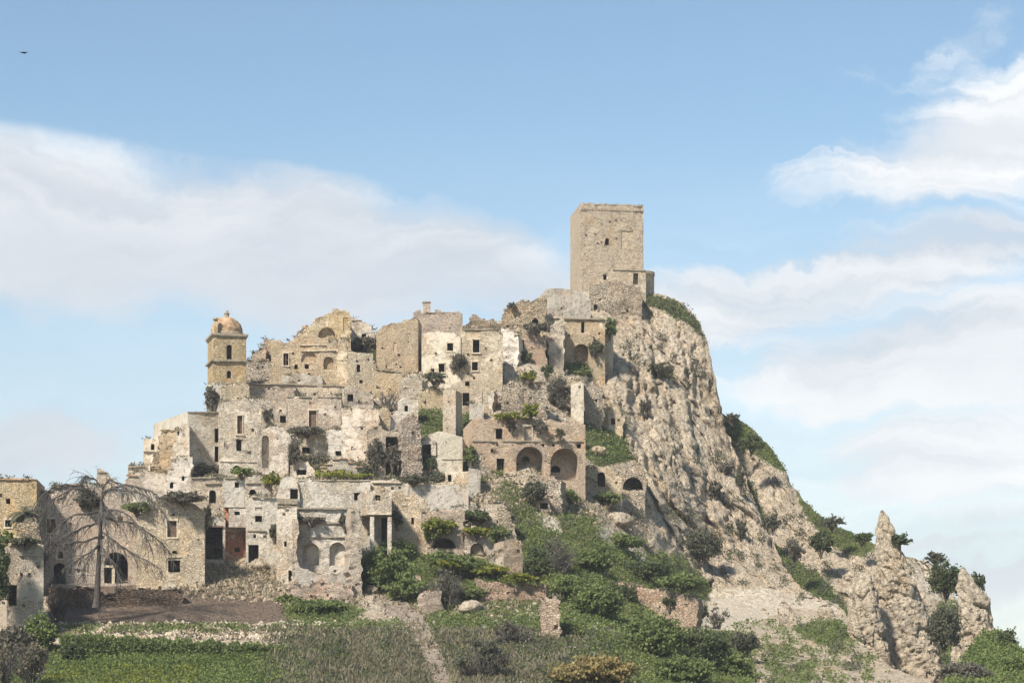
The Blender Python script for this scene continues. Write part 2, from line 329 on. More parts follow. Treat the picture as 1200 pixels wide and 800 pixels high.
# terrain material driven by ground-cover zones (what grows or lies there)
def ground_mat():
    m, t, bs = mat_base('hillside_ground')
    g = t.new('ShaderNodeNewGeometry').outputs['Position']
    za = t.new('ShaderNodeSeparateColor'); t.l.new(t.new('ShaderNodeAttribute', attribute_name='zoneA').outputs['Color'], za.inputs[0])
    zb = t.new('ShaderNodeSeparateColor'); t.l.new(t.new('ShaderNodeAttribute', attribute_name='zoneB').outputs['Color'], zb.inputs[0])
    grass, sand, soil = za.outputs; pth = t.new('ShaderNodeAttribute', attribute_name='path').outputs['Fac']; cliff, pale, weeds = zb.outputs
    n1 = t.noise(g, .09, 6, .62); n2 = t.noise(g, .45, 6, .68); n3 = t.noise(g, 2.0, 5, .7); n4 = t.noise(t.vmath('MULTIPLY', g, (1, 1, .28)), .7, 6, .65)
    rock = t.mix(t.step(n1, .36, .64), (.57,.47,.345), (.62,.535,.415))
    rock = t.mix(t.math('MULTIPLY', t.step(n2, .52, .68), .42), rock, (.40,.325,.235))
    rock = t.mix(t.math('MULTIPLY', t.step(n3, .52, .68), .45), rock, (.31,.25,.18))
    rock = t.mix(t.math('MULTIPLY', t.step(t.noise(t.vmath('MULTIPLY', g, (1,1,.3)), 1.6, 5, .7), .56, .64), .45), rock, (.24,.19,.14))
    rock = t.mix(t.math('MULTIPLY', t.step(n3, .40, .28), .40), rock, (.64,.57,.45))
    peb = t.voro(g, 1.3, 'F1', 1); ps = t.new('ShaderNodeSeparateColor'); t.l.new(peb, ps.inputs[0])
    rock = t.mix(t.math('MULTIPLY', t.step(ps.outputs[0], .55, .95), .35), rock, (.30,.25,.19))
    rock = t.mix(t.math('MULTIPLY', t.math('MULTIPLY', t.step(n4, .52, .68), .7), cliff), rock, (.23,.205,.165))   # grey lichen streaks
    ed = t.voro(g, .9, 'F1', 0); pits = t.step(ed, .10, .26, 1, 0)
    rock = t.mix(t.math('MULTIPLY', pits, .4), rock, (.20,.16,.12))
    orange = t.step(t.noise(t.vmath('ADD', g, (40, 0, 9)), .12, 4, .6), .56, .70)
    rock = t.mix(t.math('MULTIPLY', orange, .45), rock, (.52,.37,.20))
    sandc = t.mix(t.step(n2, .35, .65), (.60,.52,.41), (.66,.59,.48))
    soilc = t.mix(t.step(n3, .35, .65), (.155,.115,.085), (.235,.18,.135))
    grc = t.mix(t.step(n3, .35, .65), (.095,.115,.045), (.18,.19,.08))
    wdc = t.mix(t.step(n3, .35, .65), (.15,.14,.075), (.26,.23,.14))
    palec = t.mix(t.step(n3, .35, .62), (.52,.44,.33), (.31,.25,.18))
    vs = t.voro(t.vmath('MULTIPLY', g, (1, 1, .33)), 1.15, 'F1', 0); strokes = t.math('MULTIPLY', t.step(vs, .10, .24, 1, 0), t.step(n2, .40, .55))
    rock = t.mix(t.math('MULTIPLY', strokes, .75), rock, (.15,.115,.085))
    jit = t.math('ADD', t.math('MULTIPLY', t.math('SUBTRACT', n2, .5), 1.3), t.math('MULTIPLY', t.math('SUBTRACT', n3, .5), .9))
    def th(z): return t.step(t.math('ADD', z, jit), .42, .58)
    col = rock
    for z, c in ((pale, palec), (weeds, wdc), (grass, grc), (sand, sandc), (soil, soilc)): col = t.mix(th(z), col, c)
    col = t.mix(th(pth), col, t.mix(t.step(n3, .35, .65), (.34,.27,.21), (.47,.40,.32)))
    t.put(bs.inputs['Base Color'], col)
    h = t.math('ADD', t.math('MULTIPLY', n3, 1.6), t.math('MULTIPLY', t.noise(g, 5.5, 4, .7), .5))
    h = t.math('SUBTRACT', h, t.math('MULTIPLY', pits, .7))
    h = t.math('ADD', h, t.math('MULTIPLY', t.voro(g, 1.3, 'F1', 0), -.5))
    h = t.math('SUBTRACT', h, t.math('MULTIPLY', t.step(t.noise(t.vmath('MULTIPLY', g, (1,1,.4)), 1.5, 5, .7), .54, .60), .6))
    bump(t, bs, h, 1.0, .55)
    return m
M['ground'] = ground_mat()

# ------------------------------------------------------------------ ground-cover zones (outlines in photo pixels, then noise-broken)
def _h(a, b, s):
    v = np.sin(a*127.1+b*311.7+s*74.7)*43758.5453; return v-np.floor(v)
def blocks(a, b, s):
    """fractured slabs: each cell of a jittered grid is a tilted plane; returns height and nearness to a crack"""
    ia, ib = np.floor(a), np.floor(b); d1 = np.full(a.shape, 9.); d2 = np.full(a.shape, 9.); hh = np.zeros(a.shape)
    for i in (-1, 0, 1):
        for j in (-1, 0, 1):
            ca, cb = ia+i, ib+j; fa = ca+.1+.8*_h(ca, cb, s); fb = cb+.1+.8*_h(ca, cb, s+1); d = np.hypot(a-fa, b-fb)
            h = (_h(ca, cb, s+2)-.5)*2+(a-fa)*(_h(ca, cb, s+3)-.5)*3.0+(b-fb)*(_h(ca, cb, s+4)-.5)*2.0
            near = d < d1; d2 = np.where(near, d1, np.minimum(d2, d)); hh = np.where(near, h, hh); d1 = np.where(near, d, d1)
    return hh, np.clip(1-(d2-d1)/.14, 0, 1)
def poly_mask(px, py, poly, soft):
    """1 inside, fading over soft px"""
    P = np.array(poly, float); n = len(P); ins = np.zeros(px.shape, bool); dist = np.full(px.shape, 1e9)
    for i in range(n):
        x1, y1 = P[i]; x2, y2 = P[(i+1) % n]
        c = ((y1 > py) != (y2 > py)) & (px < (x2-x1)*(py-y1)/((y2-y1) if y2 != y1 else 1e-9) + x1)
        ins ^= c
        dx, dy = x2-x1, y2-y1; L = dx*dx+dy*dy+1e-9
        t = np.clip(((px-x1)*dx+(py-y1)*dy)/L, 0, 1); dist = np.minimum(dist, np.hypot(px-x1-t*dx, py-y1-t*dy))
    sd = np.where(ins, dist, -dist)
    return np.clip(0.5 + sd/(2*soft), 0, 1)
ZN = {
 'grass': [([(424,648),(470,640),(520,655),(560,640),(590,600),(575,575),(592,560),(640,590),(690,600),(740,640),(800,652),(838,690),(822,730),(866,742),(884,775),(880,840),(560,840),(520,770),(490,715),(428,690)], 9, 1),
           ([(540,485),(553,485),(560,535),(592,556),(568,566),(543,556)], 4, 1), ([(682,495),(728,497),(742,540),(700,548),(684,535)], 5, .9),
           ([(488,474),(520,476),(520,512),(488,512)], 4, .95), ([(-400,758),(430,762),(470,840),(-400,840)], 6, 1), ([(752,342),(790,352),(815,372),(828,400),(800,378),(770,362),(748,356)], 5, .8),
           ([(755,425),(790,432),(795,450),(765,445)], 5, .6), ([(640,420),(668,425),(665,438),(640,432)], 4, .7), ([(690,425),(712,372),(722,382),(716,420),(700,436)], 5, .5),
           ([(660,428),(695,424),(700,436),(665,440)], 3, .9), ([(330,700),(400,700),(430,715),(400,735),(330,725)], 6, .8),([(600,375),(650,388),(640,395),(560,388)],3,.6),
           ([(340,735),(430,735),(470,800),(340,800)], 8, .8), ([(925,730),(985,724),(1000,742),(985,760),(940,750)], 8, .9), ([(890,745),(930,752),(970,790),(960,840),(900,840)], 10, .52)],
 'path': [([(436,696),(476,704),(500,726),(520,765),(545,840),(512,840),(488,764),(468,728),(440,708)], 3, 1)],
 'sand': [([(812,738),(820,705),(838,688),(900,690),(978,706),(986,720),(930,712),(895,725),(862,738)], 4, 1), ([(626,600),(652,600),(660,626),(640,622)], 4, 1), ([(596,604),(606,612),(600,624),(590,616)],3,.9),
          ([(700,612),(716,618),(760,650),(752,660),(726,645),(700,632)], 3, .75), ([(550,430),(640,436),(640,480),(560,480)], 9, .30)],
 'soil': [([(52,684),(210,682),(330,704),(345,735),(60,738)], 4, 1.0), ([(440,700),(480,708),(502,730),(540,840),(508,840),(482,756),(452,716)], 3, .0)],
 'cliff': [([(700,335),(800,340),(860,480),(950,680),(1000,720),(900,695),(840,690),(790,655),(745,605),(735,540),(722,490),(686,470),(672,440),(700,400)], 8, 1), ([(870,742),(1010,735),(1030,840),(860,840)], 10, .75)],
 'pale': [([(200,662),(330,664),(332,706),(196,700)], 4, 1), ([(68,734),(350,736),(400,742),(398,750),(70,750)], 3, 1), ([(424,684),(470,700),(506,728),(545,840),(508,840),(478,752),(440,712)], 4, .35),
          ([(510,680),(560,700),(640,705),(640,726),(560,728),(470,712)], 6, .62), ([(560,565),(640,566),(760,590),(760,640),(690,612),(640,600),(560,600)], 8, .62), ([(330,680),(425,680),(425,712),(340,712)], 5, .9),
          ([(570,590),(600,600),(600,640),(570,615)], 6, .8)],
 'weeds': [([(225,545),(350,545),(350,560),(225,560)], 3, .8), ([(335,500),(430,500),(430,560),(335,560)], 6, .62), ([(180,575),(262,575),(262,606),(180,604)], 4, .8), ([(430,535),(480,540),(480,566),(430,566)], 4, .7),
           ([(470,430),(530,430),(525,470),(470,466)], 6, .55), ([(405,395),(445,395),(445,418),(405,418)], 4, .8), ([(500,700),(700,730),(700,840),(540,840)], 9, .6)],
}
def zones(px, py):
    out = {}
    for k, lst in ZN.items():
        a = np.zeros(px.shape)
        for poly, soft, wgt in lst: a = np.maximum(a, poly_mask(px, py, poly, soft)*wgt)
        out[k] = a
    return out

def terrain(name, cols, top, dep, rows, zfun, back=((4,-1.0),(14,-7),(45,-30),(110,-90)), amp=1.0, bottom=835.0, front=((-30,-.8),(-70,-1.6))):
    """front surface of a hill: columns of directions from the foot (bottom row) to the crest, closed behind the crest"""
    px = np.array(cols, float); tp = np.array([p[0] for p in top]); ty = np.array([p[1] for p in top])
    S = np.interp(px, tp, ty)
    S = S + 2.2*perlin(px/9.0, px*0+3.3, px*0) + 1.1*perlin(px/3.1, px*0+8.3, px*0)
    v = np.linspace(0, 1, rows); PX = np.repeat(px[None], rows, 0); PY = bottom + (S[None]-bottom)*v[:, None]
    D = dep(PX, PY); Z = zfun(PX, PY)
    X = (PX-600)*D/F; ZZ = CZ+(HZ-PY)*D/F
    c = Z['cliff']
    # leaning ribs and gullies of the bare rock, lumpy soil elsewhere
    q_ = np.clip(60-ZZ, 0, 60); lat = X*.93+(.14*ZZ-.0056*q_*q_); lon = ZZ-.15*X
    wob = 1.7*perlin(lat/14, lon/14, D/20)
    rib = fbm((lat+wob)/9.5, lon/34, D/60, 4, True)*3.6 + fbm((lat+wob)/3.0, lon/9, D/30, 4, True)*1.5
    crack = np.clip(fbm((lat+wob*1.3)/5.5, lon/26, D*0+4.0, 3, True)-.52, 0, 1)*9
    pit = np.clip(fbm(X/2.1, ZZ/1.7, D/4, 3)-.12, 0, 1)*3.0
    jw = lat+wob+.5*perlin(lat/1.7, lon/1.7, D/9); jl = lon+1.2*perlin(lat/3+9, lon/3, D/9)
    h1, e1 = blocks(jw/4.6, jl/26.0, 1.0); h2, e2 = blocks(jw/1.9, jl/9.5, 7.0); h3, e3 = blocks(jw/.9+.3*h2, jl/3.2, 13.0)
    rockn = -rib*.42 + crack*.8 + pit*.7 - .95*h1 - .42*h2 - .22*h3 + e1*1.3 + e2*.55 + e3*.18 + fbm(X/1.3, ZZ/1.1, D/2, 3)*.35
    soft = fbm(X/7, ZZ/5, D/9, 4)*1.6 + fbm(X/1.6, ZZ/1.2, D/2, 4)*.75
    soft = soft*(1-.75*np.clip(Z['soil']+Z['sand'], 0, 1)) + (-.0)
    n = rockn*c + soft*(1-c)*.8
    edge = np.clip(v*12, 0, 1)[:, None]
    D2 = D + n*amp*edge
    fx = fbm(X/2.3+40, ZZ/2.3, D/3, 3)*.5*edge*(0.3+.7*c)
    Xw = (PX-600)*D2/F + fx; Yw = D2; Zw = CZ+(HZ-PY)*D2/F + fx*.6
    rowsX = [Xw]; rowsY = [Yw]; rowsZ = [Zw]
    zs = {k: a for k, a in Z.items()}
    bx = [(Xw[-1]*(1+d/Yw[-1]), Yw[-1]+d, np.maximum(Zw[-1]+h, -3)) for d, h in back]
    frt = [(Xw[0]*(1+d/Yw[0]), Yw[0]+d, np.full(len(px), CZ+h)) for d, h in front][::-1]
    Xw = np.vstack([f[0][None] for f in frt]+[Xw]+[b[0][None] for b in bx]); Yw = np.vstack([f[1][None] for f in frt]+[Yw]+[b[1][None] for b in bx]); Zw = np.vstack([f[2][None] for f in frt]+[Zw]+[b[2][None] for b in bx])
    def ext(a): return np.vstack([a[:1]]*len(front)+[a]+[a[-1:]]*len(back))
    Z = {k: ext(a) for k, a in zs.items()}
    R, C = Xw.shape; idx = np.arange(R*C).reshape(R, C)
    Fq = np.stack([idx[:-1, :-1], idx[:-1, 1:], idx[1:, 1:], idx[1:, :-1]], -1).reshape(-1, 4)
    V = np.stack([Xw, Yw, Zw], -1).reshape(-1, 3)
    A = np.stack([Z['grass'], Z['sand'], Z['soil']], -1).reshape(-1, 3); B = np.stack([Z['cliff'], Z['pale'], Z['weeds']], -1).reshape(-1, 3)
    o = np_mesh(name, V, Fq, M['ground'], attrs={'zoneA': A, 'zoneB': B, 'path': Z['path'].ravel()})
    tag(o, kind='structure')
    nf = len(front)
    return dict(V=V.reshape(R, C, 3)[nf:nf+rows], PX=PX, PY=PY, Z={k: a[nf:nf+rows] for k, a in Z.items()})

cols = list(np.arange(-900, -60, 12)) + list(np.arange(-60, 640, 2.0)) + list(np.arange(640, 1000, 1.25)) + list(np.arange(1000, 1240, 2.5))
topA = [(-900,835),(-500,720),(-200,640),(0,606),(100,590),(150,577),(185,560),(205,535),(245,486),(280,455),(310,432),(350,405),(400,388),(450,392),(500,384),(560,386),(595,372),(630,362),(660,350),(700,336),(740,333),(765,342),(790,351),(808,362),(820,378),(829,402),(836,430),(843,470),(852,505),(866,540),(884,584),(902,628),(920,664),(938,690),(975,705),(990,716),(1003,745),(1030,775),(1070,792),(1110,803),(1160,815),(1240,830)]
HILL = terrain('hill', cols, topA, DEP, 400, zones)

# rear ridge running off to the right
def depB(px, py):
    t = np.interp(px, [800, 860, 950, 1050, 1150], [412, 410, 392, 372, 365])
    return t - np.clip(py-np.interp(px, [800,862,900,930,980,1060,1110,1150],[470,487,520,570,615,650,690,730]), 0, 400)*np.interp(px, [820,900,960,1100],[.12,.20,.30,.34])
def zonesB(px, py):
    z = {k: np.zeros(px.shape) for k in ZN}
    for poly, s, wg in [([(835,470),(872,480),(905,515),(930,560),(905,545),(880,530),(850,512)], 6, 1), ([(896,630),(912,640),(960,672),(1000,720),(1015,800),(960,800),(940,720),(918,680)], 6, 1),
                        ([(925,560),(960,592),(1012,622),(1030,640),(1010,655),(975,640),(945,610)], 6, .85), ([(1100,700),(1200,700),(1200,840),(1085,840)], 6, 1), ([(870,560),(884,560),(905,628),(893,622)], 4, .6)]:
        z['grass'] = np.maximum(z['grass'], poly_mask(px, py, poly, s)*wg)
    z['sand'] = poly_mask(px, py, [(1068,652),(1115,664),(1125,715),(1090,700),(1070,680)], 5)*.9
    z['cliff'] = 1-z['grass']*.8
    return z
RIDGE = terrain('rear_ridge', list(np.arange(815, 1180, 1.5)), [(815,500),(835,486),(845,484),(862,488),(880,501),(900,521),(918,546),(930,571),(950,595),(980,616),(1010,629),(1030,640),(1060,652),(1088,658),(1110,680),(1125,712),(1180,745)], depB, 260, zonesB, amp=.75, front=((-15,-2),(-40,-3)))
# grassy slope at the far right corner
def depC(px, py): return 300 + (px-1150)*.05 - np.clip(py-735, 0, 200)*.55
def zonesC(px, py):
    z = {k: np.zeros(px.shape) for k in ZN}; z['grass'] = np.full(px.shape, .92); z['weeds'] = np.full(px.shape, .5); return z
SLOPE = terrain('right_slope', list(np.arange(1085, 1460, 3.0)), [(1085,815),(1110,800),(1150,742),(1170,738),(1185,750),(1200,766),(1300,815),(1460,834)], depC, 70, zonesC, amp=.8)

# the plain round everything, out to the horizon
m, t, bs = mat_base('valley_ground'); g = t.new('ShaderNodeNewGeometry').outputs['Position']
t.put(bs.inputs['Base Color'], t.mix(t.step(t.noise(g, .02, 6, .6), .4, .6), (.12,.13,.055), (.27,.23,.14)))
mesh_obj('ground', [(-9000,-3000,-.6),(9000,-3000,-.6),(9000,15000,-.6),(-9000,15000,-.6)], [(0,1,2,3)], m)['kind'] = 'structure'

# ------------------------------------------------------------------ buildings
def polysmooth(pts, stepm, rag):
    out = []
    for (x0, z0), (x1, z1) in zip(pts[:-1], pts[1:]):
        L = math.hypot(x1-x0, z1-z0); n = max(1, int(L/stepm))
        for i in range(n):
            t = i/n; out.append([x0+(x1-x0)*t, z0+(z1-z0)*t])
    out.append(list(pts[-1]))
    k = random.uniform(0, 99)
    for i, p in enumerate(out):
        if i == 0 or i == len(out)-1: continue
        q = mnoise.noise(Vector((p[0]*.8, k, 0)))*rag*1.1 + mnoise.noise(Vector((p[0]*2.7, k, 5)))*rag*.7
        p[1] += round(q/.16)*.16 if rag > .15 else q
    if rag > .12:
        i = 2
        while i < len(out)-3:
            if random.random() < .055:
                d_ = random.uniform(.25, .7)*min(1.3, rag*2.6); m_ = random.choice((2, 3, 4, 6))
                for k_ in range(i, min(i+m_, len(out)-1)): out[k_][1] -= d_
                i += m_
            i += 1
    for i in range(1, len(out)):
        if out[i][0] <= out[i-1][0]+.03: out[i][0] = out[i-1][0]+.03
    return out
def arch_loop(x0, x1, z0, z1, arch):
    if not arch: return [(x0,z0),(x1,z0),(x1,z1),(x0,z1)]
    r = (x1-x0)/2; zc = max(z1-r, z0+.05); rz = z1-zc; pts = [(x0,z0),(x1,z0)]; n = 8 if r < 1.2 else 14
    for i in range(n+1):
        a = math.pi*i/n; pts.append(((x0+x1)/2+r*math.cos(a), zc+rz*math.sin(a)))
    return pts
def tess(loops, y, V, Fc):
    flat = [p for l in loops for p in l]; b = len(V); V.extend((p[0], y, p[1]) for p in flat)
    for tri in tessellate_polygon([[Vector((p[0], p[1], 0)) for p in l] for l in loops]):
        a, c, d = [flat[i] for i in tri]
        cr = (c[0]-a[0])*(d[1]-a[1])-(c[1]-a[1])*(d[0]-a[0])
        if abs(cr) < 1e-9: continue
        Fc.append(tuple(b+i for i in (tri if cr > 0 else tri[::-1])))     # faces -Y
def niche(loop, y0, y1, V, Fc, sub=None):
    b = len(V); n = len(loop)
    V.extend((p[0], y0, p[1]) for p in loop); V.extend((p[0], y1, p[1]) for p in loop)
    for i in range(n):
        j = (i+1) % n; Fc.append((b+i, b+n+i, b+n+j, b+j))
    tess([loop] + (sub or []), y1, V, Fc)
FACADES = []
GR = {'ruined house': 'ruined houses of the hill town', 'house': 'houses of the hill town', 'ruin': 'ruined wall pieces among the houses', 'stone wall': 'stone walls of the terraces', 'pillar': 'freestanding masonry pillars', 'hut': 'small huts between the houses', 'cave house': 'dwellings cut into the cliff'}
def B(label, x0, x1, top, bot, mat='tan', yaw=0.0, D=None, dep=None, op=(), name='ruined_house', cat='ruined house', rag=.35, led=(), roof=None, group=None, below=6.0, dd=-.5, cuts=True, par=None, depthmin=4.0, fix=None):
    """a building or wall: front face between photo columns x0..x1, top outline and bottom row in photo pixels,
    turned by yaw degrees from facing the viewer, standing where the hillside has that row"""
    xm = (x0+x1)/2.0
    if rag > .055: rag = rag*1.0+.05
    D = fix if fix else min(D or 9e9, float(DEP(xm, bot)) + dd)
    az = math.atan2((xm-600)/F, 1.0); ry = -az + math.radians(yaw)        # rotation about Z
    ux, uy = math.cos(ry), math.sin(ry); cx, cy = (xm-600)*D/F, D
    def s_of(px):
        k = (px-600)/F; return (k*cy-cx)/(ux-k*uy)
    def loc(px, py):
        s = s_of(px); return (s, CZ+(HZ-py)*(cy+s*uy)/F - zb)
    zb = 0; zb = loc(xm, bot)[1]
    root = par or tag(empty(name, (cx, cy, zb), ry), label, cat, group or GR.get(cat))
    tp = [loc(a, b) for a, b in top]; s0, s1 = s_of(x0), s_of(x1)
    tp[0] = (s0, tp[0][1]); tp[-1] = (s1, tp[-1][1])
    tops = polysmooth(tp, .45, rag)
    if dep is None:
        ym = min(b for _, b in top); dep = min(max(float(DEP(xm, ym))-D+2, depthmin), 14.0)
    outline = [(s0, -below), (s1, -below)] + [tuple(p) for p in reversed(tops)]
    if rag >= .3:                                         # broken vertical ends
        def side(x, z1):
            o_ = []; z = -1.0
            while z < z1-.5:
                o_.append((x+mnoise.noise(Vector((x*3, z*.35, 2)))*rag*.6+random.uniform(-.2, .2), z)); z += random.uniform(.3, .6)
            return o_
        outline = [(s0, -below), (s1, -below)] + side(s1, tops[-1][1]) + [tuple(p) for p in reversed(tops)] + side(s0, tops[0][1])[::-1]
    # ragged vertical ends for ruins
    V = []; Fc = []; holes = []
    parts = []
    for o in op:
        a, b_, c, d = o[:4]; kind = o[4] if len(o) > 4 else 'w'
        p0 = loc(a, d); p1 = loc(c, b_); ar = 'a' in kind
        lp = arch_loop(p0[0], p1[0], p0[1], p1[1], ar); holes.append(lp); parts.append((kind, lp, p0, p1, o))
    # a few lost stones and putlog holes pierce the wall itself
    area = (s1-s0)*max(p[1] for p in tops); k = 0
    zmin = min(p[1] for p in tops)
    for _ in range(int(min(16, area/9))*(1 if rag > .1 else 0)):
        a = random.uniform(s0+.5, s1-.7); z = random.uniform(.8, max(zmin-.8, .9)); q = random.uniform(.16, .42)
        if z+q > zmin-.3: continue
        if any(a < max(p[0] for p in l)+.35 and a+q > min(p[0] for p in l)-.35 and z < max(p[1] for p in l)+.35 and z+q > min(p[1] for p in l)-.35 for l in holes): continue
        lp = arch_loop(a, a+q, z, z+q*1.1, False); holes.append(lp); parts.append(('h', lp, (a, z), (a+q, z+q), None))
    tess([outline]+holes, 0.0, V, Fc)
    if cuts:
        bm = bmesh.new(); vs = [bm.verts.new(v) for v in V]
        for f in Fc:
            try: bm.faces.new([vs[i] for i in f])
            except ValueError: pass
        bmesh.ops.remove_doubles(bm, verts=bm.verts, dist=1e-5)
        st = .75 if (s1-s0) < 14 else 1.0
        x = s0+st
        while x < s1:
            bmesh.ops.bisect_plane(bm, geom=bm.verts[:]+bm.edges[:]+bm.faces[:], plane_co=(x,0,0), plane_no=(1,0,0)); x += st
        z = .4; zt = max(p[1] for p in tops)
        while z < zt:
            bmesh.ops.bisect_plane(bm, geom=bm.verts[:]+bm.edges[:]+bm.faces[:], plane_co=(0,0,z), plane_no=(0,0,1)); z += st
        kk = random.uniform(0, 50); am = .10 + .45*min(rag, .8)
        bm.verts.index_update()
        V = []
        for v in bm.verts:
            y = 0.0
            if not v.is_boundary:
                y = mnoise.noise(Vector((v.co.x*.45+kk, v.co.z*.45, 1)))*am + mnoise.noise(Vector((v.co.x*1.4+kk, v.co.z*1.4, 7)))*am*.6
            V.append((v.co.x, y, v.co.z))
        Fc = [tuple(v.index for v in f.verts) for f in bm.faces]; bm.free()
    nfront = len(Fc)
    # top, sides and back
    n = len(outline); b = len(V); rt = random.uniform(-.25, .1)*min(1, rag*2)
    V.extend((p[0], 0, p[1]) for p in outline); V.extend((p[0], dep, p[1]+(rt if i > 1 else 0)) for i, p in enumerate(outline))
    for i in range(n):
        j = (i+1) % n; Fc.append((b+j, b+i, b+n+i, b+n+j))
    bb = len(V); T = []; tess([[(p[0], p[1]+(rt if i > 1 else 0)) for i, p in enumerate(outline)]], dep, V, T); Fc.extend(t_[::-1] for t_ in T)
    for kind, lp, p0, p1, o in parts:
        if kind == 'h': niche(lp, 0, .35, V, Fc)
    wall = mesh_obj('wall', V, Fc, M[mat], root, [i < nfront for i in range(len(Fc))])
    for kind, lp, p0, p1, o in parts:
        if kind == 'h': continue
        W_, H_ = p1[0]-p0[0], p1[1]-p0[1]; k0 = kind[0]; v = []; f = []
        base = {'w': 'window', 'd': 'door', 'n': 'arched_niche', 'b': 'blocked_opening', 's': 'wooden_door', 'c': 'shutter'}[k0 if k0 != 'a' else 'w']
        if 'D' in kind: base = 'doorway'
        if base == 'door': base = 'doorway'
        if k0 in 'wda':
            niche(lp, 0, .45, v, f); v2 = []; f2 = []
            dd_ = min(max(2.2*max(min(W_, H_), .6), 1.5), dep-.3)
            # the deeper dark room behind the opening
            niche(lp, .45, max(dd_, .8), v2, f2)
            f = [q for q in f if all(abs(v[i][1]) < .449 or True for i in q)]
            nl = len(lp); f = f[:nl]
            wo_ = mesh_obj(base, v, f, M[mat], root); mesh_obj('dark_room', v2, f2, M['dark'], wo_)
        elif k0 in 'bsc':
            niche(lp, 0, .13 if k0 == 'b' else .3, v, f); wo_ = mesh_obj(base, v, f, M[{'b': mat, 's': 'wood', 'c': 'wood'}[k0]], root)
        else:
            dn = o[5] if len(o) > 5 else 2.2; dn = min(dn, dep-.3)
            subs = [arch_loop(*(loc(q[0], q[3])[0], loc(q[2], q[3])[0], loc(q[0], q[3])[1], loc(q[0], q[1])[1]), 'a' in q[4]) for q in (o[6] if len(o) > 6 else [])]
            niche(lp, 0, dn, v, f, subs); wo_ = mesh_obj(base, v, f, M[o[7] if len(o) > 7 else mat], root)
            for s_ in subs:
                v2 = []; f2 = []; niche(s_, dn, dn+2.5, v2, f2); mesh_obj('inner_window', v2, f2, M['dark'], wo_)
        if 'f' in kind:                                   # cut-stone surround, 6 cm proud
            mb = MB(); q = .12; x0_, x1_, z0_, z1_ = p0[0], p1[0], p0[1], p1[1]
            mb.box(x0_-q, x0_-.004, -.1, .1, z0_, z1_); mb.box(x1_+.004, x1_+q, -.1, .1, z0_, z1_); mb.box(x0_-q-.05, x1_+q+.05, -.13, .1, z1_+.004, z1_+.24)
            mb.box(x0_-q-.05, x1_+q+.05, -.14, .1, z0_-.2, z0_-.004); mb.build('frame', M['trim'], wo_)
        if 'x' in kind:                                   # wooden cross bars in the opening
            mb = MB(); xm_, zm_ = (p0[0]+p1[0])/2, (p0[1]+p1[1])/2
            mb.box(xm_-.06, xm_+.06, .15, .22, p0[1], p1[1]); mb.box(p0[0], xm_-.064, .15, .22, zm_-.05, zm_+.05); mb.box(xm_+.064, p1[0], .15, .22, zm_-.05, zm_+.05)
            mb.build('mullion', M['wood'], wo_)
    for l in led:                                         # cornice or string course (x0,y0,x1,y1[,thick,proud,material])
        a, c = loc(l[0], l[1]), loc(l[2], l[3]); th = l[4] if len(l) > 4 else .28; pr = l[5] if len(l) > 5 else .28
        n_ = max(1, int((c[0]-a[0])/.9)); mb = MB()
        for i in range(n_):
            if random.random() < .06 and n_ > 5: continue
            u0 = a[0]+(c[0]-a[0])*i/n_; u1 = a[0]+(c[0]-a[0])*(i+1)/n_-.02; zz = a[1]+(c[1]-a[1])*(i+.5)/n_
            mb.box(u0, u1, -pr-random.uniform(0,.07), .25, zz-th/2+random.uniform(-.03,.03), zz+th/2+random.uniform(-.03,.03))
        mb.build('cornice', M[l[6] if len(l) > 6 else 'grime'], root)['kind'] = 'stuff'
    if roof:
        mb = MB(); th = .22
        for (xa, za), (xb, zb_) in zip(tp[:-1], tp[1:]):
            n_ = max(1, int((xb-xa)/.5))
            for i in range(n_):
                u0 = xa+(xb-xa)*i/n_; u1 = xa+(xb-xa)*(i+1)/n_-.03; z0 = za+(zb_-za)*i/n_; z1 = za+(zb_-za)*(i+1)/n_
                b0 = len(mb.v); ee = random.uniform(.25, .4); j_ = random.uniform(-.04, .04)
                for yq in (-ee, dep):
                    for x_, z_ in ((u0, z0), (u1, z1), (u1, z1+th), (u0, z0+th)): mb.v.append((x_, yq, z_+.02+j_))
                for q in ((0,1,2,3),(7,6,5,4),(0,4,5,1),(1,5,6,2),(2,6,7,3),(3,7,4,0)): mb.f.append(tuple(b0+i_ for i_ in q))
        mb.build('roof', M[roof], root)
    if rag > .25:                                         # loose top stones, proud and uneven
        mb = MB()
        for p in tops[1:-1]:
            if random.random() < .75:
                q = random.uniform(.14, .34); y = random.uniform(0, min(.7, dep-.4)); mb.box(p[0]-q, p[0]+q, y-.12, y+q*1.5, p[1]-.15, p[1]+random.uniform(.03, .30), .07)
        if mb.f: mb.build('coping_stones', M[mat], root)['kind'] = 'stuff'
    FACADES.append((x0, x1, top, D, root, loc, bot))
    return root, loc
RH = 'ruined house'
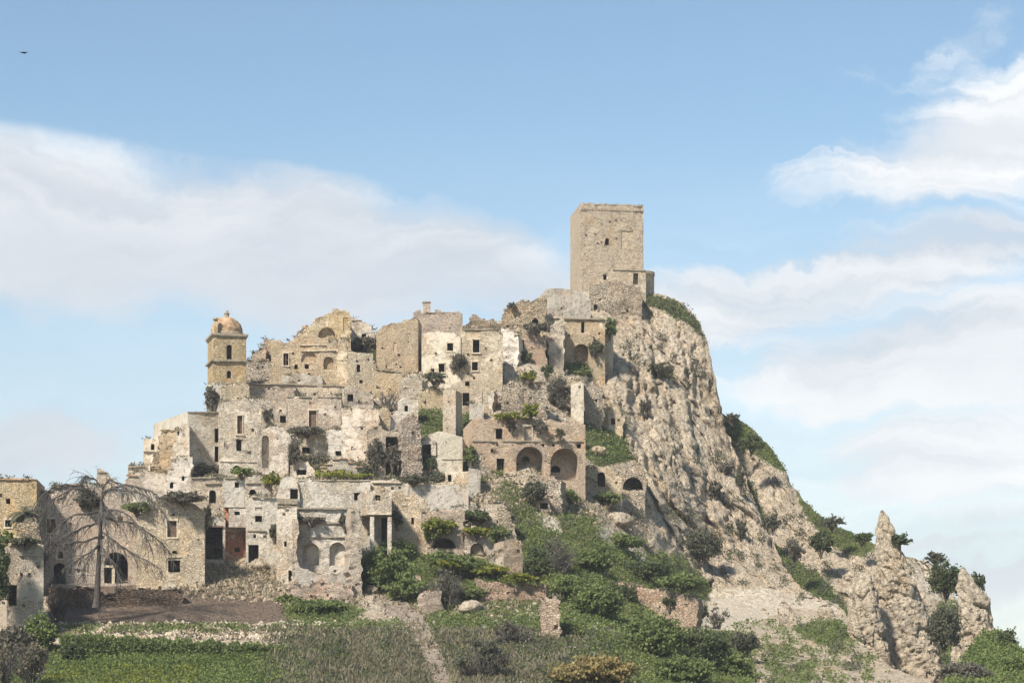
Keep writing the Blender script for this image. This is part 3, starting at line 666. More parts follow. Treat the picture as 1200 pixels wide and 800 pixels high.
# ================================================================== the town, from the top down
# --- the keep
def tower():
    root, loc = B('tall square stone keep on the summit with one small arched window and a walled-up doorway', 680, 754, [(680,239),(754,240)], 346, 'tower', yaw=11, fix=417, dep=11, rag=.18, name='stone_keep', cat='tower',
        op=[(709,279,714,287,'a'), (728,271,742,292,'b'), (707,322,711,328,'w')], below=2)
    mb = MB(); a, b = loc(680,244), loc(754,245); n = 26
    for i in range(n):
        u = a[0]+(b[0]-a[0])*(i+.15)/n; mb.box(u, u+.27, -.16, .2, a[1]-.28, a[1]+.22, .02)
    mb.build('corbel_row', M['tower'], root)['kind'] = 'stuff'
    mb = MB(); a, b = loc(680,240), loc(754,241)
    for i in range(60):
        u = random.uniform(a[0]+.2, b[0]-.2); q = random.uniform(.1, .25); mb.box(u-q, u+q, 0, .4, a[1]+.1, a[1]+random.uniform(.2,.45), .05)
    mb.build('top_course', M['tower'], root)['kind'] = 'stuff'
    mb = MB()
    for k in range(4):
        z = 0
tower()
B('rough rubble buttress bulging under the curved cistern wall', 716, 752, [(716,334),(728,330),(742,332),(752,338)], 388, 'rubble', fix=404.5, dep=9, rag=.5, name='rubble_buttress', cat='stone wall')
r, l = B('curved cistern wall with a small dark door at the right foot of the keep', 716, 757, [(716,315),(735,314),(757,316)], 345, 'pale', yaw=8, fix=411.5, dep=4, rag=.12, name='cistern', cat='cistern wall', op=[(742,320,748,333,'d')], led=[(718,316,756,317,.2,.15)])
mb = MB(); c = l(757, 342); mb.lathe([(3.0, -3), (3.0, l(757, 318)[1]-.2), (3.15, l(757, 318)[1]-.1), (3.15, l(757,316)[1]+.1), (.2, l(757,314)[1])], 26, c[0]-.9, 4.0, .03); mb.build('drum', M['pale'], r)
B('small rough base wall with a narrow dark door just left below the keep', 690, 722, [(690,338),(702,330),(722,326)], 375, 'rubble', fix=405, op=[(696,357,700,366,'d')], name='base_wall', cat='stone wall', dep=6)
B('high roofless castle house of grey plaster left of the keep, its left end white', 641, 692, [(641,338),(660,338),(676,341),(686,345),(692,351)], 382, 'conc', yaw=11, D=404, dep=10, rag=.15, led=[(641,372,690,373,.2,.1,'trim')], op=[(645,383-8,650,379,'w')][:0], name='castle_house', cat='castle building', below=4)
B('stained rocky ruin with a curved top and a dark arch below the castle house', 588, 640, [(588,376),(592,362),(600,355),(612,352),(622,353),(633,349),(640,345)], 392, 'rubble', D=401, op=[(623,373,631,381,'a')], rag=.5, dep=8, name='ruined_wall', cat='ruin')
B('arched tower house with a narrow slit and flat cornice under the keep', 661, 709, [(661,372),(709,373)], 432, 'warm', yaw=6, D=396, dep=9, rag=.08, op=[(681,377,685,390,'w'), (672,403,690,433,'na',2.0)], led=[(660,373,709,374,.28,.3)], name='arched_tower_house', cat='tower house')
B('broken tan wall pier left of the arched tower house', 641, 661, [(641,383),(648,378),(661,374)], 432, 'pale', D=396.5, dep=6, rag=.5, name='wall_pier', cat='ruin')
B('stained leaning wall fragment right of the arched tower house', 690, 716, [(690,400),(696,393),(716,389)], 432, 'conc', D=393.5, dep=3, rag=.2, name='wall_fragment', cat='ruin', yaw=-8)
B('brick coloured ruin with one dark window between the white vault and the tower house', 606, 641, [(606,391),(622,389),(641,396)], 424, 'pink', D=394, op=[(608,398,614,410,'w')], rag=.35)
B('white plastered broken vault fragment beside the big two-storey house', 588, 607, [(588,384),(594,386),(607,394)], 428, 'white', D=392, yaw=-14, dep=3, rag=.35, name='vault_fragment', cat='ruin')
B('dark grey broken stair wall below the white vault fragment', 590, 602, [(590,428),(602,429)], 450, 'conc', D=389, dep=2, rag=.3, name='wall_fragment', cat='ruin')
# big house
B('right half of the big two-storey house, stone, with a tall upper window', 540, 589, [(540,385),(582,385),(586,392),(589,402)], 458, 'pale', fix=357.4, dep=10, rag=.14, yaw=2, op=[(554,398,562,413,'wf'), (553,424,560,434,'wf')], led=[(541,386,583,386,.18,.15)], cat='house', name='two_storey_house')
B('left half of the big two-storey house, pale rounded plaster front with a square window', 494, 540, [(494,396),(499,389),(510,386),(528,388),(540,394)], 445, 'white', fix=357, dep=9, rag=.12, yaw=-1, op=[(524,402,531,411,'wf'), (514,426,521,436,'wf'), (505,432,509,437,'w')], cat='house', name='two_storey_house')
r, l = B('high brick-topped ruin with a stub chimney behind the two-storey house', 484, 542, [(484,372),(487,363),(491,362),(495,367),(512,366),(532,366),(538,364),(542,371)], 410, 'pink', D=394, dep=8, rag=.3, name='brick_ruin', cat='ruin')
mb = MB(); a, b = l(496,368), l(504,354); mb.box(a[0], b[0], .5, 1.7, a[1]-.6, b[1], .05); mb.box(a[0]-.1, b[0]+.1, .4, 1.8, b[1]+.005, b[1]+.25, .05); mb.build('chimney', M['pink'], r)
B('jagged low wall top left of the rocky ruin, against the sky', 542, 588, [(542,381),(551,379),(555,370),(561,371),(567,374),(578,376),(588,383)], 392, 'rubble', D=391, dep=5, rag=.5, name='jagged_wall', cat='ruin')
B('broad curved roofless wall with a blocked reddish window against the sky', 441, 490, [(441,388),(449,381),(460,376),(474,374),(490,373)], 446, 'warm', D=385, dep=6, rag=.2, op=[(461,401,465,412,'b')], name='curved_wall', cat='ruin', yaw=-6)
B('left gable fragment with a small window beside the broad curved wall', 408, 439, [(408,371),(414,372),(425,377),(435,382),(439,392)], 412, 'grey', D=386, dep=5, rag=.15, op=[(424,391,429,397,'w')], name='gable_fragment', cat='ruin', led=[(412,373,424,378,.15,.12)])
B('high collapsed church choir with broken vault, highest ruin on the left skyline', 348, 411, [(348,391),(353,384),(363,380),(374,372),(384,368),(395,364),(404,363),(411,371)], 432, 'warm', D=384, dep=9, rag=.3, op=[(373,384,393,403,'na',.8), (402,372,408,388,'b')], name='church_choir', cat='church ruin')
B('ruined church nave wall with arch outlines and one barred window', 318, 411, [(318,399),(345,398),(351,391),(365,392),(380,396),(395,397),(411,397)], 452, 'warm', D=378, dep=7, rag=.18, yaw=2,
  op=[(332,414,338,428,'wfx'), (322.6,404,331,444,'b')][:1] + [(345,427,349,432,'w'), (357,427,362,432,'w'), (353,412,371,424,'na',.35), (379,418,391,433,'na',.6), (361,437,364,440,'w')], led=[(351,404,382,404,.16,.16,'trim'), (352,411,411,410,.2,.2,'trim')], name='church_nave', cat='church ruin')
B('brick corner pier at the left end of the ruined nave wall', 309, 319, [(309,398),(319,399)], 440, 'pink', D=378.5, dep=4, rag=.2, name='brick_pier', cat='ruin')
B('low stepped brick ruin between the bell tower and the nave', 288, 312, [(288,428),(294,418),(297,412),(303,412),(306,406),(312,404)], 450, 'pink', D=377, dep=6, rag=.3, op=[(297,412.5,301,421,'w')][:0])
B('pale stone stub column standing before the nave wall', 395, 409, [(395,416),(398,404),(404,402),(409,412)], 452, 'pale', D=375.5, dep=3, rag=.4, name='column_stub', cat='ruin')
# bell tower
def bell_tower():
    D = 346
    root, loc = B('square bell tower with orange tiled dome and an arched belfry opening', 250, 288.5, [(250,393),(288.5,393)], 478, 'warm', yaw=9, fix=D, dep=6.0, rag=.03, name='bell_tower', cat='bell tower',
        op=[(265.5,404,272,421,'a'), (266,434,271,443,'a')], below=6,
        led=[(249.5,422.5,289,422.5,.3,.35), (249.5,449.5,289,449.5,.3,.35)])
    s0, s1 = loc(250,400)[0], loc(288.5,400)[0]; zc = loc(268,392)[1]; mb = MB()
    mb.box(s0-.3, s1+.3, -.3, 6.3, zc-.2, zc+.15); mb.box(s0-.15, s1+.15, -.15, 6.15, zc-.45, zc-.203); mb.build('cornice', M['grime'], root)
    mb = MB()
    for z in (loc(268,422.5)[1], loc(268,449.5)[1]): mb.box(s0-.35, s0-.01, -.3, 6.2, z-.15, z+.15)
    mb.build('string_course', M['grime'], root)['kind'] = 'stuff'
    rad = (s1-s0)/2; cx = (s0+s1)/2; H_ = (392-366.5)*D/F
    prof = [(rad*1.0, zc+.16), (rad*1.0, zc+.75), (rad*.96, zc+.78)] + [(rad*.98*math.cos(a), zc+.78+(H_-.9)*math.sin(a)) for a in [math.pi/2*i/12 for i in range(1, 13)]]
    mb = MB(); mb.lathe(prof[:3], 28, cx, 3.0, .02); mb.build('dome_drum', M['warm'], root)
    mb = MB(); mb.lathe([p for p in prof[2:]], 28, cx, 3.0, .04)
    mb.build('dome', M['dome'], root, smooth=True)
    mb = MB(); zt = prof[-1][1]; mb.lathe([(.38, zt-.5), (.34, zt+.35), (.46, zt+.42), (.46, zt+.55), (.28, zt+.68), (.22, zt+.95), (0.02, zt+1.05)], 12, cx, 3.0, .02); mb.build('lantern', M['grime'], root)
    for q in ((s0+.45, .5), (s1-.4, 5.6)):
        mb = MB(); mb.box(q[0]-.28, q[0]+.28, q[1]-.3, q[1]+.3, zc+.155, zc+2.3, .05); mb.box(q[0]-.38, q[0]+.38, q[1]-.4, q[1]+.4, zc+2.3, zc+2.55, .03); mb.build('corner_pinnacle', M['warm'], root)
    # damaged lower storey, left corner broken away
bell_tower()
B('crumbling left foot of the bell tower, shaded and overgrown', 243, 262, [(243,456),(246,451),(262,451)], 495, 'conc', fix=344.6, dep=5, rag=.3, name='crumbling_wall', cat='ruin')
B('crumbling right foot of the bell tower with pale scars', 258, 292, [(258,452),(275,451),(292,451)], 490, 'pale', fix=344.2, dep=5, rag=.25, name='crumbling_wall', cat='ruin')
B('pinkish masonry wall with a ragged cornice right of the bell tower foot', 290, 346, [(290,449),(320,448),(346,449)], 478, 'pink', D=365, dep=6, rag=.25, led=[(291,450,346,450,.22,.3)], name='terrace_wall', cat='stone wall')
B('pale rough wall beneath the nave, between brick ruin and nave window', 288, 322, [(288,424),(300,422),(322,424)], 452, 'rubble', D=371, dep=4, rag=.4, name='rubble_wall', cat='stone wall')
B('grassy terrace wall below the barred nave window', 340, 404, [(340,449),(372,450),(404,452)], 470, 'pale', D=366, dep=5, rag=.2, led=[(341,450.5,403,452,.18,.2)], name='terrace_wall', cat='stone wall')
B('rough narrow terrace wall directly under the nave, left half', 330, 378, [(330,440),(352,438),(378,441)], 456, 'grey', D=370, dep=4, rag=.2, name='terrace_wall', cat='stone wall')
B('dark stone house with two small openings, in front of the choir', 408, 437, [(408,412),(420,413),(437,414)], 462, 'tan', D=370, dep=7, rag=.15, op=[(418,427,422,436,'w'), (421,445,425,449,'w')], cat='house', name='stone_house')
B('retaining wall under the bright green bush, right of the dark stone house', 436, 471, [(436,431),(455,432),(471,436)], 464, 'tan', D=371.5, dep=4, rag=.2, name='retaining_wall', cat='stone wall', led=[(437,432,470,436,.15,.12)])
B('pale ruin stump below the broad curved wall', 470, 496, [(470,446),(476,441),(486,438),(496,436)], 474, 'pale', D=367, dep=5, rag=.35)
B('low gable ruin with rounded top left of the tall stone pillar', 488, 521, [(488,466),(498,457),(506,453),(514,456),(521,462)], 480, 'tan', D=362, dep=5, rag=.2, name='gable_ruin', cat='ruin')
B('ragged ruin with a see-through dark window below the dark stone house', 403, 438, [(403,456),(412,452),(424,453),(438,462)], 482, 'pale', D=362, dep=6, rag=.4, op=[(407,462,414,470,'w')])
B('faded pale plaster wall with iron rail below the dark stone house', 400, 444, [(400,478),(420,477),(444,480)], 540, 'white', D=352, dep=6, rag=.25, name='plaster_wall', cat='house wall')
B('square block house with a tall wooden door and yellowish stones', 336, 400, [(336,465),(365,464),(400,464)], 505, 'pale', D=356, dep=10, rag=.08, yaw=-3, op=[(362,481,371,501,'sf')], led=[(336,465,400,465,.18,.15)], cat='house', name='block_house')
B('low annex with a square dark window left of the block house', 314, 337, [(314,474),(325,472),(337,472)], 506, 'pale', D=355, dep=6, rag=.2, op=[(328,487,335,495,'w')], cat='house', name='house_annex')
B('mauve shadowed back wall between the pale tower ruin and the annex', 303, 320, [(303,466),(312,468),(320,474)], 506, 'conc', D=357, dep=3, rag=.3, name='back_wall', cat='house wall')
B('pale tower-like ruin with two tall windows above one another', 257, 306, [(257,471),(270,467),(290,466),(306,468)], 560, 'pale', D=343, dep=9, rag=.14, yaw=3, op=[(278,487,284,508,'sf'), (277,515,283,528,'w'), (273,545,282,553,'a')], led=[(257,540,300,541,.14,.12,'trim'), (276,510,287,510,.2,.2)], name='tower_house', cat='tower house')
B('pale rounded wall with broken arch hollow right of the two tall windows', 304, 338, [(304,508),(308,502),(316,499),(328,500),(338,507)], 558, 'white', D=341, dep=6, rag=.2, op=[(307,510,315,548,'na',1.0)], name='rounded_wall', cat='ruin')
B('stepped shelf wall under the rounded wall, beside the hollow', 296, 312, [(296,474),(304,472),(312,482)], 520, 'pale', D=345, dep=4, rag=.3, name='wall_fragment', cat='ruin')
B('tall flat-topped house with a bright white left face and a slot of dark openings', 220, 259, [(220,482),(240,482),(259,483)], 556, 'grey', D=342, dep=16, rag=.05, yaw=19, op=[(251.5,502,257,518,'w'), (251.5,523,257,541,'w')], cat='house', name='tall_house', led=[(220,483,258,483,.15,.12)])
B('craggy orange-tinted ruined wall left of the tall flat-topped house', 186, 209, [(186,514),(190,503),(197,498),(209,498)], 565, 'warm', D=346, dep=7, rag=.6, name='craggy_ruin', cat='ruin')
B('narrow white house front left of the tall flat-topped house', 200, 222, [(200,532),(205,508),(212,500),(222,494)], 572, 'white', D=339, dep=7, rag=.2, cat='house', name='white_house', op=[(208,505,210,510,'w'), (206,545,209,550,'w'), (213,563,216,568,'a')])
B('small pale house with a tiny window at the far left of the ridge', 168, 189, [(168,515),(189,513)], 556, 'white', D=348, dep=6, rag=.12, op=[(177,520,181,527,'w')], led=[(168,529,182,529,.15,.2)], cat='house', name='small_house')
B('low broken wall at the left end of the ridge', 150, 176, [(150,547),(163,545),(176,545)], 568, 'pale', D=340, dep=6, rag=.12, name='low_wall', cat='stone wall', led=[(150,547,170,546,.15,.25)])
B('dark collapsed rubble heap wall between the small house and the craggy ruin', 176, 192, [(176,545),(181,532),(187,527),(192,530)], 562, 'rubble', D=343, dep=4, rag=.6, name='rubble_wall', cat='ruin')
B('long low pale house with a brick-edged roof slope left of the pole', 147, 198, [(147,562),(153,557),(161,553),(180,553),(198,554)], 590, 'white', D=330, dep=9, rag=.08, cat='house', name='low_house', led=[(148,561,161,553,.2,.15,'tile')], yaw=3)
B('white flaking house side right of the pole', 196, 226, [(196,556),(203,540),(212,536),(226,535)], 592, 'white', D=332, dep=8, rag=.25, cat='house', name='white_house', op=[(199,565,203,572,'a'), (213,558,216,563,'w')])
B('lone triangular gable fragment above the dead tree', 112, 138, [(112,574),(114,549),(118,549),(128,556),(138,566)], 585, 'tan', D=328, dep=3, rag=.08, name='gable_fragment', cat='ruin', led=[(114,549,136,565,.14,.15)])
# middle row
B('pale house with an arched window and lintel, left of the grey rendered tower house', 224, 264, [(224,562),(230,559),(264,558)], 618, 'pale', D=313, dep=10, rag=.08, op=[(245,574,253,589,'a')], led=[(240,566,259,566,.22,.22), (224,560,264,559,.2,.2)], cat='house', name='pale_house')
r, l = B('grey rendered tower house with a white hanging bay and a red painted wall below', 262, 287, [(262,559),(287,559)], 594, 'conc', fix=293.4, dep=8, rag=.03, op=[(275,565,280,571,'w')], cat='house', name='bay_house', led=[(263,560,286,560,.15,.12)], below=.0)
mbz = l(262,594)[1]
B('red painted ground floor under the hanging white bay', 262, 289, [(262,594.4),(289,594.4)], 657, 'red', fix=294.4, dep=6, rag=.03, op=[(275,641,281,646,'w')], cat='house', name='painted_ground_floor', below=4)
V_, F_ = [], []; lp = arch_loop(*(l(275,604)[0], l(281,604)[0], l(275,604)[1], l(281,600)[1]), False)
a, b = l(268,618), l(288,595); out = [(a[0],a[1]),(b[0],a[1]),(b[0],b[1]-.15),(a[0],b[1]-.15)]; tess([out, lp], -1.1, V_, F_); n0 = len(V_)
for i in range(4):
    j = (i+1) % 4; k = len(V_); V_ += [(out[i][0],-1.1,out[i][1]),(out[j][0],-1.1,out[j][1]),(out[j][0],1.2,out[j][1]),(out[i][0],1.2,out[i][1])]; F_.append((k+1,k,k+3,k+2))
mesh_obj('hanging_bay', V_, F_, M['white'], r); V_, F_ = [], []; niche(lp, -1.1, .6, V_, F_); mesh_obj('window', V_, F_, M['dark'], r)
B('cream gabled front with a lintel and small window right of the grey rendered tower house', 287, 321, [(287,562),(292,557),(299,556),(306,558),(312,567),(321,583)], 600, 'white', D=312, dep=8, rag=.06, op=[(292,573,300,579,'a')], led=[(288,566,305,566,.16,.2)], cat='house', name='gabled_house')
B('weathered grey-tan house with four openings and a black doorway', 288, 325, [(288,586),(296,580),(310,581),(325,582)], 660, 'conc', D=301, dep=9, rag=.16, op=[(299,594,307,598,'b'), (299,604,307,611,'w'), (297,626,300,630,'w'), (291,638,303,659,'d')], led=[(290,621,312,622,.15,.12), (295,582,323,583,.2,.25)], cat='house', name='weathered_house')
B('white gabled house with a square black window over a grey balcony ledge', 323, 351, [(323,584),(329,563),(336,557),(343,557),(347,561),(351,578)], 612, 'white', D=310, dep=8, rag=.06, op=[(340,573,349,585,'w')], led=[(324,587,349,588,.75,.5), (324,593,349,594,.2,.6)], cat='house', name='gabled_house')
B('long grey plaster wall with grassy top and a square dark opening at its right end', 350, 434, [(350,562),(380,562),(434,562)], 608, 'grey', D=312, dep=10, rag=.05, op=[(415,577,424,586,'w')], cat='house', name='long_house', led=[(350,563,434,563,.12,.1)])
B('tiny gabled hut with a dark square vent, left of the wide gable', 340, 369, [(340,545),(347,540),(353,538),(361,541),(369,551)], 562, 'pale', D=321, dep=6, rag=.12, op=[(348,550,359,556,'w')], name='gabled_hut', cat='hut')
r, l = B('wide low gable with a little square chimney at its left corner', 377, 426, [(377,549),(388,539),(398,534),(410,540),(426,550)], 562, 'pale', D=322, dep=7, rag=.06, op=[(392,551,404,554,'b')], name='wide_gable', cat='hut', led=[(380,547,398,534.5,.14,.18,'tile'), (398,534.5,425,549.5,.14,.18,'tile')])
mb = MB(); a, b = l(376,575), l(383,549); mb.box(a[0], b[0], -1.2, -.4, a[1], b[1], .03); mb.box(a[0]-.12, b[0]+.12, -1.35, -.25, b[1]+.004, b[1]+.2, .02); mb.build('chimney', M['warm'], r)
B('small ruin with a low square window under grassy ledge, below the block house', 349, 386, [(349,509),(365,508),(386,504)], 536, 'pale', D=340, dep=7, rag=.25, op=[(354,524,363,530,'w')])
B('stained grey wall fragment right of the low square window', 384, 414, [(384,504),(396,503),(402,505),(414,510)], 540, 'grey', D=341, dep=6, rag=.25, op=[(393,528,400,533,'w')], name='wall_fragment', cat='ruin')
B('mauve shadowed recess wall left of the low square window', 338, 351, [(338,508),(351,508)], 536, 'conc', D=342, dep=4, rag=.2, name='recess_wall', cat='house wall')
B('ruined house with a tall black collapsed opening beside the rough tower stump', 430, 474, [(430,504),(440,499),(450,501),(460,505),(474,502)], 562, 'tan', D=332, dep=8, rag=.35, op=[(452,512,471,557,'w')])
B('square chimney stub on the ruin with the tall black opening', 444, 456, [(444,479),(450,476),(456,480)], 506, 'tan', D=333.5, dep=2, rag=.3, name='chimney_stub', cat='chimney')
B('grey door slab wall with a small black hole below the bare shrub', 466, 490, [(466,470),(472,466),(490,467)], 500, 'conc', D=350, dep=4, rag=.1, op=[(474,475,478,482,'w')], name='slab_wall', cat='ruin')
B('rough tapering stump of a collapsed corner, left of the grey gabled house', 470, 493, [(470,500),(473,489),(480,483),(488,487),(493,502)], 566, 'rubble', D=328, dep=5, rag=.6, name='corner_stump', cat='ruin', yaw=12)
B('pale flaking plaster scrap wall behind the corner stump', 458, 474, [(458,488),(466,485),(474,490)], 506, 'white', D=336, dep=2, rag=.4, name='plaster_scrap', cat='ruin')
B('tall slender stone pillar standing alone in the middle of the town', 519, 534, [(519,458),(524,455),(534,457)], 514, 'tan', D=352, dep=3.6, rag=.2, yaw=-16, name='stone_pillar', cat='pillar', below=6)
B('small house with a dark doorway and white box beneath the big two-storey house', 528, 565, [(528,452),(536,446),(545,442),(556,444),(565,450)], 482, 'pale', D=366, dep=8, rag=.14, op=[(545,447,550,452,'w'), (542,460,550,475,'d')], cat='house', name='small_house')
B('little white plastered box house with a square hole', 551, 565, [(551,460),(565,461)], 474, 'white', fix=350.2, dep=2, rag=.03, op=[(557,465,561,470,'w')], cat='hut', name='box_hut')
B('leaning grey wall slab right of the little white box house', 565, 578, [(565,455),(570,453),(578,458)], 482, 'grey', D=366, dep=3, rag=.25, name='wall_slab', cat='ruin', yaw=-12)
B('low mossy wall under the little white box house', 550, 567, [(550,473),(567,473)], 492, 'conc', D=360.5, dep=3, rag=.2, name='low_wall', cat='stone wall')
r, l = B('grey cement house with a pitched front and a dark white-framed doorway', 493, 542, [(493,514),(504,508),(515,505),(532,509),(542,512)], 558, 'conc', D=332, dep=8, rag=.04, yaw=-4, op=[(495,521,505,541,'d')], cat='house', name='cement_house', led=[(518,538,541,538,.12,.1)])
mb = MB(); a, b = l(494,519), l(511,534); mb.box(a[0], b[0], -.35, 0, a[1]-.2, a[1]+.25, .03); c = l(505,519); mb.box(c[0]+.05, c[0]+.75, -.3, 0, b[1], a[1]-.205, .03); mb.build('door_surround', M['white'], r)
B('small cube shed with a narrow opening beneath the cement house', 522, 549, [(522,553),(549,552)], 572, 'pale', D=320, dep=5, rag=.08, op=[(525,556,529,564,'w')], cat='shed', name='cube_shed')
B('grey slanting wall right of the cube shed', 549, 563, [(549,548),(563,550)], 580, 'conc', D=323, dep=4, rag=.15, name='slanting_wall', cat='stone wall')
# arcade
r, l = B('two-level arcade ruin with two great round arches and three black openings', 553, 686, [(553,492),(562,490),(588,489),(596,493),(612,491),(620,489),(640,492),(660,492),(681,496),(686,498)], 562, 'pink', yaw=9, fix=325, dep=10, rag=.18,
  op=[(581,502,589,514,'w'), (613.5,501,623.5,516,'ba'), (616,491.5,621.5,496.5,'b'), (582,537,591,551,'d'), (575,526,578,529,'w'), (605,523,637,558,'na',2.6,[(615,532,624,546,'a')]), (645,525,678,562,'na',2.6,[(649,543,660,551,'a')]), (653,504,660,508,'b'), (626,519,629,522,'w'), (635,520,638,523,'w'), (676,520,681,525,'w'), (647,520,650,523,'w')],
  led=[(553,516.5,683,517,.2,.16)], name='arcade', cat='arcade')
for a in ((605,637,540,525),(645,678,543,527)):                 # voussoir rings
    x0, x1 = l(a[0],540)[0], l(a[1],540)[0]; z1 = l(a[0], a[3]-2)[1]; R_ = (x1-x0)/2; zc = z1-R_; mb = MB(); n = 18
    for i in range(n):
        t0, t1 = math.pi*i/n+.012, math.pi*(i+1)/n-.012; b0 = len(mb.v)
        for yq in (-.10, .15):
            for rr, tt in ((R_+.02, t0), (R_+.55, t0), (R_+.55, t1), (R_+.02, t1)): mb.v.append(((x0+x1)/2+rr*math.cos(tt), yq, zc+rr*math.sin(tt)))
        for q in ((0,1,2,3),(7,6,5,4),(0,4,5,1),(1,5,6,2),(2,6,7,3),(3,7,4,0)): mb.f.append(tuple(b0+i_ for i_ in q))
    mb.build('arch_ring', M['pink'], r)
mb = MB(); a, b = l(612,516), l(625,499.5); mb.box(a[0], a[0]+.28, -.12, .05, a[1], b[1]-.005); mb.box(b[0]-.28, b[0], -.12, .05, a[1], b[1]-.005); mb.box(a[0]-.1, b[0]+.1, -.16, .05, b[1], b[1]+.28); mb.build('white_frame', M['white'], r)
B('low stepped buttress at the right foot of the arcade', 676, 693, [(676,546),(693,549)], 575, 'tan', D=333, dep=4, rag=.3, name='buttress', cat='stone wall')
B('ragged sloping wall end at the left foot of the arcade', 548, 580, [(548,524),(560,530),(572,540),(580,552)], 560, 'rubble', D=339, dep=3, rag=.5, name='wall_end', cat='ruin')
B('rubble pillar with a small dark hole below the two round arches', 640, 658, [(640,563),(647,558),(658,563)], 598, 'rubble', D=324, dep=4, rag=.5, name='rubble_pillar', cat='pillar', yaw=-10)
B('broken footing with a black gap left of the rubble pillar', 628, 645, [(628,585),(645,586)], 598, 'pink', D=325, dep=3, rag=.3, op=[(633,589,642,596,'w')], name='broken_footing', cat='ruin')
B('low pink wall course just below the right great arch', 655, 690, [(655,561),(670,563),(690,562)], 574, 'pink', D=331.5, dep=4, rag=.3, name='low_wall', cat='stone wall')
B('cave house front with an arched black doorway right of the arcade', 690, 729, [(690,550),(700,546),(712,546),(720,553),(729,560)], 574, 'pale', dd=-2.2, dep=6, rag=.3, op=[(700,553,709,570,'a')], name='cave_house', cat='cave house')
B('rock overhang with a wide dark cave mouth at the foot of the cliff', 726, 756, [(726,556),(734,545),(742,541),(750,545),(756,552)], 576, 'rubble', dd=-3.0, dep=12, rag=.6, op=[(730,559,753,573,'a')], name='cave', cat='cave')
B('cave dwelling front with a square hole under an arch scar in the cliff', 702, 731, [(702,484),(712,476),(722,478),(731,488)], 500, 'warm', dd=-2.5, dep=8, rag=.4, op=[(716,490,721,497,'w'), (706,484,712,497,'b')], name='cave_dwelling', cat='cave house', depthmin=8)
B('smooth grey plaster pier beside the dark gully', 669, 684, [(669,447),(684,445)], 498, 'grey', D=376, dep=6, rag=.08, name='plaster_pier', cat='house wall')
B('rough cross wall between the plaster pier and the cave dwelling', 684, 706, [(684,452),(694,448),(706,456)], 500, 'rubble', D=377, dep=5, rag=.5, name='rough_wall', cat='ruin')
B('long rock-hewn wall left of the dark gully with a tall niche', 588, 640, [(588,452),(604,446),(620,444),(640,450)], 492, 'rubble', D=368, dep=8, rag=.5, op=[(613,456,617,474,'b')], name='rock_wall', cat='ruin')
# lower row
B('long grey retaining wall below the cube shed', 480, 549, [(480,569),(500,567),(549,568)], 606, 'conc', D=311, dep=6, rag=.05, name='retaining_wall', cat='stone wall', yaw=3)
r, l = B('short corniced wall above the pillared box house', 434, 478, [(434,563),(445,560),(460,560),(478,566)], 590, 'grey', D=313, dep=5, rag=.1, led=[(436,565,470,565,.2,.25,'trim')], name='corniced_wall', cat='stone wall')
def box_house():
    root, loc = B('pale box house raised on two white pillars', 430, 459, [(430,574),(459,575)], 603, 'white', fix=291, dep=5, rag=.03, yaw=6, op=[(440,580,446,586,'wx')], cat='house', name='box_house', below=0, led=[(430,602,459,602,.2,.05,'trim')])
    for x in (434, 454.5):
        mb = MB(); a, b = loc(x, 640), loc(x+4.5, 603.5); mb.box(a[0], b[0], .1, .65, a[1]-1, b[1]-.15); mb.build('pillar', M['white'], root)
    mb = MB(); a, b = loc(423,603), loc(430,577); mb.box(a[0], b[0]-.005, .6, 4.5, a[1], b[1]); mb.build('side_room', M['pale'], root)
box_house()
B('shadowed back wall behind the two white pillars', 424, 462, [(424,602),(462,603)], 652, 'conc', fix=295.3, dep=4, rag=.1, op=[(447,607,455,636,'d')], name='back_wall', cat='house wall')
B('narrow plaster wall right of the two white pillars', 459, 474, [(459,577),(466,574),(474,580)], 650, 'pale', D=301, dep=5, rag=.2, name='plaster_wall', cat='house wall')
B('jagged pale ruin with a white scar and slit, right of the pillared box house', 471, 507, [(471,592),(476,583),(484,578),(492,584),(500,590),(507,602)], 650, 'pale', D=298, dep=6, rag=.5, op=[(482,606,485,614,'w'), (494,600,500,620,'b')], name='jagged_ruin', cat='ruin')
B('overgrown ruin with a wide black vault mouth at its foot', 500, 544, [(500,610),(508,600),(520,597),(534,594),(544,594)], 645, 'pink', D=295, dep=7, rag=.3, op=[(505,630,534,642,'a')], name='vaulted_ruin', cat='ruin')
B('white-stained rubble ruin with a small hole, right of the grey retaining wall', 550, 594, [(550,594),(556,585),(562,589),(580,587),(594,592)], 618, 'pale', D=313, dep=6, rag=.5, op=[(560,598,566,603,'w')], name='stained_ruin', cat='ruin')
B('crumbling rubble buttress stepping down from the stained ruin', 584, 604, [(584,598),(590,592),(598,600),(604,616)], 640, 'rubble', D=308, dep=4, rag=.7, name='rubble_buttress', cat='ruin')
B('small arched brick niche low in the bushes left of the brick pillar', 545, 578, [(545,628),(555,618),(566,622),(578,640)], 654, 'pink', D=295, dep=3, rag=.35, op=[(551,636,567,650,'na',.8)], name='niche_wall', cat='ruin')
B('brick pillar with a lit left edge above the yellow flowers', 591, 613, [(591,634),(600,631),(613,637)], 676, 'pink', D=291, dep=3.5, rag=.25, yaw=22, name='brick_pillar', cat='pillar')
B('low sloping plaster wall attached left of the brick pillar', 573, 592, [(573,656),(582,650),(592,644)], 676, 'pale', D=291.5, dep=2, rag=.2, name='low_wall', cat='stone wall')
B('reddish retaining wall below the yellow flowers', 558, 640, [(558,679),(580,681),(610,683),(640,685)], 704, 'redstone', D=281, dep=3, rag=.2, name='retaining_wall', cat='stone wall', yaw=-6)
B('freestanding ruined stone pillar low on the green slope', 634, 657, [(634,706),(640,699),(650,698),(657,703)], 748, 'redstone', D=264, dep=3, rag=.26, name='ruined_pillar', cat='pillar')
